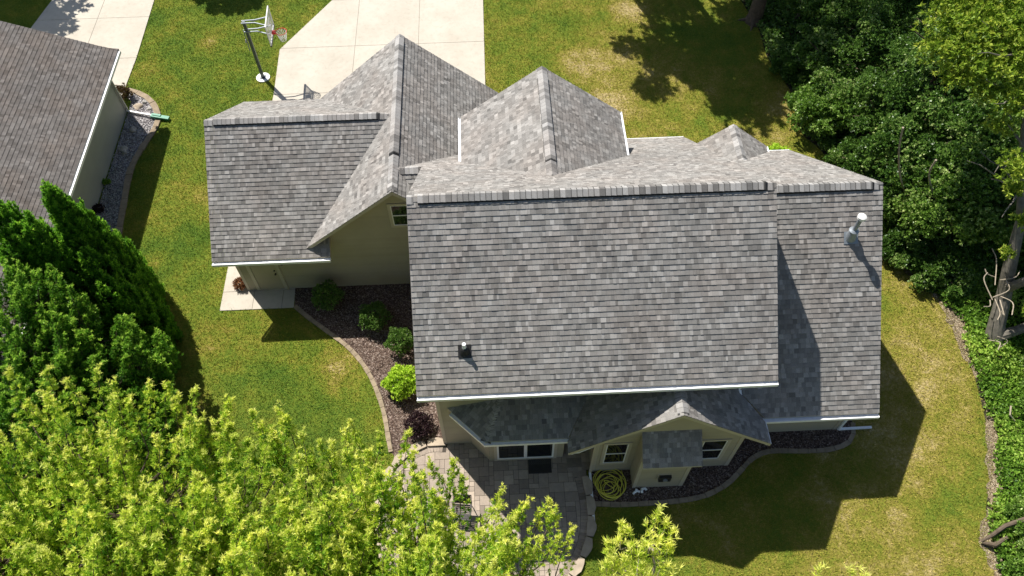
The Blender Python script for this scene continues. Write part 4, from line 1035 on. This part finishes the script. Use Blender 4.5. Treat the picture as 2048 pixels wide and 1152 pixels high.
def plume_tree(label, base, x0, x1, n, seed):
    rr = random.Random(seed); tp = []
    while len(tp) < n:
        px = rr.uniform(x0, x1); py = envelope(px, E2)+12+rr.random()*(900-envelope(px, E2))
        z = 5.6-.009*max(0, px-60)-.0035*(py-520)+rr.gauss(0, .25)
        if px > 345: continue
        tp.append(G(px, py, max(1.2, z)))
    return shoot_tree(label, base, (base[0], base[1], 2.2), tp, M_lcedar2, seed, 'cedars at the left edge', tuft_L=.085, nper=62, name='cedar', tone0=.62, leafk=12, wd=.023, trunk_r=.13, length=.95)
plume_tree('light green loose cedar at the left edge above the pale tree', G(60, 860), -170, 135, 290, 700)
plume_tree('mid green loose cedar below the tall dark tips', G(215, 850), 110, 265, 130, 720)
plume_tree('mid green loose cedar whose foot meets the lawn shadow', G(330, 830), 240, 388, 110, 740)

# woodland ---------------------------------------------------------
def blob_mesh(nm, n, L, W, seed, kk=8, openn=.0, lobes=9):
    """a bushy crown of unit-ish radius made of lobes with gaps"""
    rg = np.random.default_rng(seed)
    cs = norm(rg.normal(size=(lobes, 3)))*rg.uniform(.2, .98, (lobes, 1)); cs[:, 2] = np.abs(cs[:, 2])*.9
    rs_ = rg.uniform(.14, .36, lobes)
    c_ = rg.integers(0, lobes, n); d = norm(rg.normal(size=(n, 3))); d[:, 2] = np.where(d[:, 2] < -.3, -d[:, 2], d[:, 2])
    P = cs[c_]+d*rs_[c_][:, None]*rg.uniform(.45, 1.2, (n, 1))
    tn = .45+rg.normal(size=n)*.14+(rg.random(lobes)*.5-.25)[c_]
    return P, d, tn
PROT = []
for s_ in range(4):
    P, d, tn = blob_mesh('b', 5200, 0, 0, 40+s_, lobes=34+5*s_)
    PROT.append((P, d, tn))
def bush_tree(name, base, R_, hgt, mat, label, proto, group, coff=(0, 0), L=.16, W=.10, k=8, cat='tree', n=None, rotz=0, trunk=True, trunk_r=.09, squash=.8):
    P, d, tn = PROT[proto % 4]
    if n: P, d, tn = P[:n], d[:n], tn[:n]
    c_, s_ = math.cos(rotz), math.sin(rotz); Rm = np.array([[c_, -s_, 0], [s_, c_, 0], [0, 0, 1]])
    P2 = (P@Rm.T)*np.array([R_, R_, R_*squash])+np.array([coff[0], coff[1], hgt-R_*squash*1.05]); d2 = d@Rm.T
    root = empty(name, base); tag(root, label, cat, group)
    p, D, l, w_, t_ = tufts(P2, d2+np.array([-.1, .1, .6]), k, L, W, .8, tn, .14)
    link('crown', leaves_mesh(name+'_crown', p, D, l, w_, t_, .15), mat, root)
    if trunk:
        m_ = MB(); rr = random.Random(proto*7+int(base[0]*10)); top = hgt-R_*squash
        m_.tube([(0, 0, -.02), (.06+coff[0]*.2, .04+coff[1]*.2, top*.5), (coff[0], coff[1], top)], [trunk_r*1.3, trunk_r, trunk_r*.7], 8)
        for i in range(7):
            a = rr.uniform(0, 6.28); q_ = R_*rr.uniform(.4, .8); branch(m_, (coff[0], coff[1], top), (coff[0]+q_*math.cos(a), coff[1]+q_*math.sin(a), top+R_*squash*rr.uniform(.1, .8)), trunk_r*.45, .015, .2, i, 5)
        m_.build('trunk', M_bark, root)
    return root
# each woodland tree: pixel of its foot on the ground, radius, height, material, words
WT = [
 ((1590, 45), .9, 2.0, M_lwood, 'dark bush beside the bare trunk at the top edge'),
 ((1625, 110), 1.5, 3.6, M_lwood, 'dark green thicket tree right of the top trunk'),
 ((1640, 190), 1.4, 3.0, M_lwood, 'dark green bush leaning over the dappled lawn edge'),
 ((1650, 262), 1.2, 2.2, M_lmid, 'brighter low bush on the lawn edge beyond the small gable'),
 ((1575, 150), .6, 1.0, M_lwood, 'knee high dark bush spilling on the dappled lawn'),
 ((1612, 235), .7, 1.2, M_lwood, 'small dark bush between lawn and thicket'),
 ((1700, 350), .9, 1.6, M_lwood, 'small dark bush close behind the small gable end'),
 ((1765, 440), .9, 1.7, M_lwood, 'small dark bush just beyond the far roof corner'),
 ((1800, 500), .8, 1.3, M_lwood, 'small shaded bush below the light rounded bush'),
 ((1870, 560), .8, 1.1, M_lwood, 'low shaded bush left of the leaning trunk foot'),
 ((1660, 20), 1.3, 3.2, M_lmid, 'pale leaved tree right of the top trunk'),
 ((1715, 60), 1.8, 4.6, M_lwood, 'tall dark tree in the shade near the top edge'),
 ((1720, 180), 1.7, 4.2, M_lwood, 'dense dark tree in the middle of the shaded thicket'),
 ((1725, 300), 1.5, 3.4, M_lwood, 'dark bush right of the brighter low bush'),
 ((1790, 380), 1.6, 3.6, M_lwood, 'dark tree just right of the far roof corner'),
 ((1815, 250), 1.9, 5.0, M_lwood, 'tall dark tree above the far roof corner'),
 ((1830, 110), 2.0, 5.6, M_lwood, 'tall dark tree under the yellow green canopy'),
 ((1840, 460), 1.5, 3.0, M_lmid, 'light green rounded bush right of the white capped flue'),
 ((1905, 480), 1.7, 3.8, M_lmid, 'large light green bush left of the leaning trunk'),
 ((1880, 380), 1.8, 4.6, M_lwood, 'dark tree above the light green bushes'),
 ((1930, 280), 2.0, 5.2, M_lmid, 'mid green tree with sunlit top below the canopy'),
 ((1960, 150), 2.0, 5.5, M_lwood, 'dark tree beneath the corner canopy'),
 ((1990, 400), 1.8, 4.6, M_lwood, 'dark tree behind the leaning trunk'),
 ((2070, 520), 1.9, 4.6, M_lwood, 'dark tree at the right edge beyond the leaning trunk'),
 ((2090, 330), 2.1, 5.6, M_lmid, 'mid green tree cut by the right edge'),
 ((2065, 800), .85, 1.5, M_lmid, 'blue green low bush at the right edge below the trunk'),
 ((2062, 1065), .8, 1.1, M_lmid, 'low blue green bush in the lower right corner'),
 ((2090, 1190), .8, 1.1, M_lmid, 'low bush cut by the bottom right corner'),
 ((1700, -60), 2.2, 6.0, M_lwood, 'tall dark tree cut by the top edge'),
 ((1850, -40), 2.4, 7.0, M_lmid, 'tall mid green tree cut by the top edge'),
 ((1580, -20), 1.4, 3.4, M_lwood, 'dark tree behind the bare trunk, cut by the top edge'),
 ((2150, 150), 2.4, 7.0, M_lmid, 'tall tree right of the corner canopy, mostly out of view'),
 ((2180, 650), 2.2, 5.0, M_lwood, 'dark tree out at the right edge beside the ground cover'),
]
for i, (pp, R_, hg, mt2, lb) in enumerate(WT):
    bush_tree('woodland_tree', G(*pp), R_*1.28, hg*1.05, mt2, lb, i, 'trees of the shady wood', rotz=i*1.3, L=.078+.012*(i % 4), W=.044+.008*(i % 5), k=8, squash=.7+.08*(i % 5))
# fill the wood further east with a few more so no bare floor shows
# big leaning tree with yellow green canopy
bt = empty('leaning_tree', G(1988, 690)); tag(bt, 'big leaning grey trunk tree with yellow green canopy at the right', 'tree')
o_ = np.array(bt.location)
def W_(px, py, z): return tuple(np.array(G(px, py, z))-o_)
tk = MB()
tk.tube([(0, 0, -.1), W_(1993, 650, .6), W_(2008, 590, 1.5), W_(2018, 540, 2.4), W_(2030, 490, 3.2), W_(2042, 440, 4.0), W_(2044, 380, 4.8), W_(2046, 300, 5.8), W_(2052, 200, 7.0), W_(2060, 110, 8.0)], [.34, .27, .24, .21, .18, .15, .13, .11, .09, .06], 14)
tk.tube([W_(2018, 575, 2.0), W_(2050, 562, 2.6), W_(2110, 550, 3.4)], [.16, .14, .12], 10)
tk.tube([W_(1995, 672, .3), W_(2030, 662, .6), W_(2090, 640, 1.0)], [.22, .16, .15], 10)
rr = random.Random(8)
for a in ((2044, 380, 4.8), (2046, 300, 5.8), (2052, 200, 7.0), (2060, 110, 8.0)):
    for k in range(4):
        branch(tk, W_(*a), W_(a[0]-rr.uniform(20, 110), a[1]+rr.uniform(-90, 60), a[2]+rr.uniform(-.2, 1)), .045, .008, .15, k+int(a[1]), 6)
tk.build('trunk', M_barkp, bt)
cl = [(1905, 30, 8.2, .9), (1960, 50, 8.4, 1.0), (2020, 40, 8.6, 1.1), (1880, 95, 7.6, .7), (1940, 110, 7.8, .8), (2000, 120, 8.0, .9), (1915, 150, 7.2, .55), (2040, 190, 7.4, .8), (2035, 330, 6.2, .55), (2030, 375, 5.6, .35), (1965, 175, 7.2, .5), (2045, 445, 4.4, .25), (2060, 620, 2.4, .2), (2080, 100, 8.4, 1.2), (1990, -20, 8.8, 1.1), (1930, -30, 8.6, 1.0), (2000, 250, 6.4, .4), (2014, 505, 3.3, .16)]
Pl = []; Al = []; Tl = []
for px, py, z, r_ in cl:
    n = int(250*r_*r_+20); d = norm(RN.normal(size=(n, 3))); c_ = np.array(W_(px, py, z))
    Pl.append(c_+d*np.array([1, 1, .55])*r_*RN.random((n, 1))**.5*(1+.25*RN.normal(size=(n, 1)))); Al.append(d+np.array([0, .1, .6])); Tl.append(.55+RN.normal(size=n)*.15)
p, D, l, w_, t_ = tufts(np.vstack(Pl), np.vstack(Al), 9, .15, .06, .8, np.concatenate(Tl), .14)
link('crown', leaves_mesh('canopy', p, D, l, w_, t_, .2), M_lcanopy, bt)
# bare pale twigs hanging on the trunk
tw = empty('dead_branch', G(1990, 600, 2.2)); tw_o = np.array(tw.location); rr = random.Random(12)
for a, b2, c2_ in (((1985, 600), (1968, 560), (1975, 545)), ((1985, 595), (2018, 580), (2012, 560)), ((1990, 598), (2000, 625), (1995, 640)), ((1990, 570), (1993, 520), (1984, 497)), ((1992, 555), (1975, 548), (1970, 538)), ((1980, 600), (1980, 612), (1968, 613)), ((1995, 590), (2025, 605), (2024, 630)), ((2000, 560), (2030, 555), (2040, 542)), ((2000, 600), (2008, 630), (2002, 622)), ((1978, 680), (2000, 685), (1996, 700)), ((2000, 695), (2015, 682), (1995, 673))):
    z = 2.2 if a[1] < 650 else .8
    t1 = MB(); t1.tube([tuple(np.array(q)-tw_o) for q in smooth_curve([G(*a, z), G(*b2, z+.2), G(*c2_, z+.3)], 4)], [.017]*9, 5); t1.build('twig', M_twig, tw)
tag(tw, 'tangle of bare pale twigs in front of the leaning trunk', 'branch')
# trunk at top edge
tt = empty('tall_tree', G(1508, 42)); tag(tt, 'thick brown bare trunk rising out of the top edge', 'tree')
m_ = MB(); m_.tube([(0, 0, -.1), (.0, .02, .35), (.03, .1, 1.2), (.05, .3, 3), (.1, .5, 6), (.1, .6, 9)], [.48, .34, .30, .27, .22, .15], 16)
for i in range(5):
    a = i*1.3+.4; m_.tube([(0, 0, .25), (.42*math.cos(a), .42*math.sin(a), .06), (.8*math.cos(a), .8*math.sin(a), -.03)], [.16, .09, .03], 8)
m_.build('trunk', M_bark, tt)
Pl = []; Al = []; Tl = []
for i in range(34):
    c_ = np.array([RN.uniform(-3.4, 4.4), RN.uniform(-1.2, 6), RN.uniform(9, 12.5)]); r_ = RN.uniform(.5, 1.0); n = 70
    d = norm(RN.normal(size=(n, 3))); Pl.append(c_+d*r_*RN.random((n, 1))**.4); Al.append(d+np.array([0, 0, .5])); Tl.append(.45+RN.normal(size=n)*.15)
p, D, l, w_, t_ = tufts(np.vstack(Pl), np.vstack(Al), 8, .24, .14, .8, np.concatenate(Tl), .14)
link('crown', leaves_mesh('tall_crown', p, D, l, w_, t_, .2), M_lmid, tt)
# off-frame trees up the street that throw the shadows seen on the lawn and drive
def shadow_tree(cx, cy, h, r_, label, n=1500, k=7, sq=.7, gap=1.0):
    """placed so its crown centre at height h shades (cx,cy)"""
    x = cx-.427*h; y = cy+.558*h
    yb = max(y, 23.5); b3 = bush_tree('street_tree', (x, yb, 0), r_, h+r_*sq*.5, M_lmid, label, int(abs(cx)*3) % 4, None, (0, y-yb), L=.24*gap, W=.15*gap, k=k, trunk_r=.16, squash=sq, n=n)
    return b3
shadow_tree(9.4, 14.6, 9.5, 3.1, 'tree beyond the top edge shading the lawn right of the driveway', 2500, 8)
shadow_tree(12.4, 12.6, 9.5, 3.0, 'tall tree beyond the top edge shading the lawn near the wood', 2300, 8)
shadow_tree(9.0, 19.4, 8.5, 1.8, 'smaller tree beyond the top edge right of the driveway', 1200, 8)
shadow_tree(12.6, 16.6, 10.5, 2.7, 'broad tree beyond the top edge shading the wood edge', 1700, 8)
shadow_tree(-11.6, 21.6, 6.0, 2.3, 'round tree beyond the top edge between the driveways', 1500, 14, 1.0, 1.5)
shadow_tree(-21.2, 19.6, 7.0, 2.6, 'tree beyond the top edge near the neighbour driveway', 1500, 10, .8, 1.1)

# ground cover on the east bank
q = RN.uniform((13, -10), (24, 8), (70000, 2))
q = q[inside(q, np.array(wood_edge+[(40, -20), (60, 0), (60, 60), (14, 60)]))]
dx_ = q[:, 0]-np.interp(q[:, 1], we[::-1, 1], we[::-1, 0])
q = q[(dx_ > .02+.35*RN.random(len(q))**2-.08+.16*np.sin(q[:,1]*3.1)+.16*np.sin(q[:,1]*1.3+1)) & (RN.random(len(q)) < .85)]
hh = RN.uniform(.05, .3, len(q))*(1+.5*np.sin(q[:, 0]*2.1)*np.sin(q[:, 1]*1.7))
P = np.column_stack([q, hh]); A = np.tile([0, .1, 1.0], (len(q), 1))
p, D, l, w_, t_ = tufts(P, A, 5, .10, .07, 1.0, .5+.2*np.sin(q[:, 0]*1.3+q[:, 1]*1.9), .15)
tag(link('ground_cover', leaves_mesh('ground_cover', p, D, l, w_, t_, .1), M_lcover), kind='stuff')
q = RN.uniform((11, 1.5), (24, 24), (60000, 2))
q = q[inside(q, np.array(wood_edge+[(40, -20), (60, 0), (60, 60), (14, 60)]))]
hh = RN.uniform(.03, .38, len(q))
p, D, l, w_, t_ = tufts(np.column_stack([q, hh]), np.tile([0, .1, 1.0], (len(q), 1)), 5, .11, .07, 1.0, .45+.2*np.sin(q[:, 0]*1.7+q[:, 1]*1.1), .16)
tag(link('undergrowth', leaves_mesh('undergrowth', p, D, l, w_, t_, .1), M_lwood), kind='stuff')
for k, (pts_, lb) in enumerate((([(1815, 400, 1.2), (1800, 350, 3.0), (1798, 300, 4.6), (1806, 255, 5.8)], 'bare grey branch rising through the dark thicket below the canopy'), ([(1880, 440, .8), (1868, 395, 2.2), (1858, 350, 3.6), (1872, 320, 4.6)], 'thin bare branch in the black gap of the thicket'))):
    b4 = MB(); b4.tube(smooth_curve([G(*q) for q in pts_], 4), [.035]*((len(pts_)-1)*4+1), 6)
    tag(b4.build('dead_branch', M_twig), lb, 'branch')
# fallen branch lower right
fb = MB(); fb.tube([G(1962, 1083, .15), G(1985, 1070, .35), G(2010, 1052, .5), G(2060, 1035, .7)], [.03, .06, .07, .08], 8); fb.tube([G(1965, 1085, .12), G(1990, 1090, .25), G(2014, 1075, .3)], [.04, .08, .06], 8)
fb.tube([G(1975, 1088, .1), G(1990, 1100, .1), G(2000, 1112, .08)], [.04, .03, .015], 6)
tag(fb.build('fallen_branch', M_bark), 'dark fallen branch crossing green cover at the lower right edge', 'branch')
fb = MB(); fb.tube([G(2022, 812, .5), G(2020, 830, .45), G(2030, 842, .3)], [.03, .025, .015], 6); 
tag(fb.build('dead_branch', M_twig), 'short bare curved stick among the green cover at the right', 'branch')
print('tris', sum(len(o.data.polygons) for o in bpy.data.objects if o.type == 'MESH'))
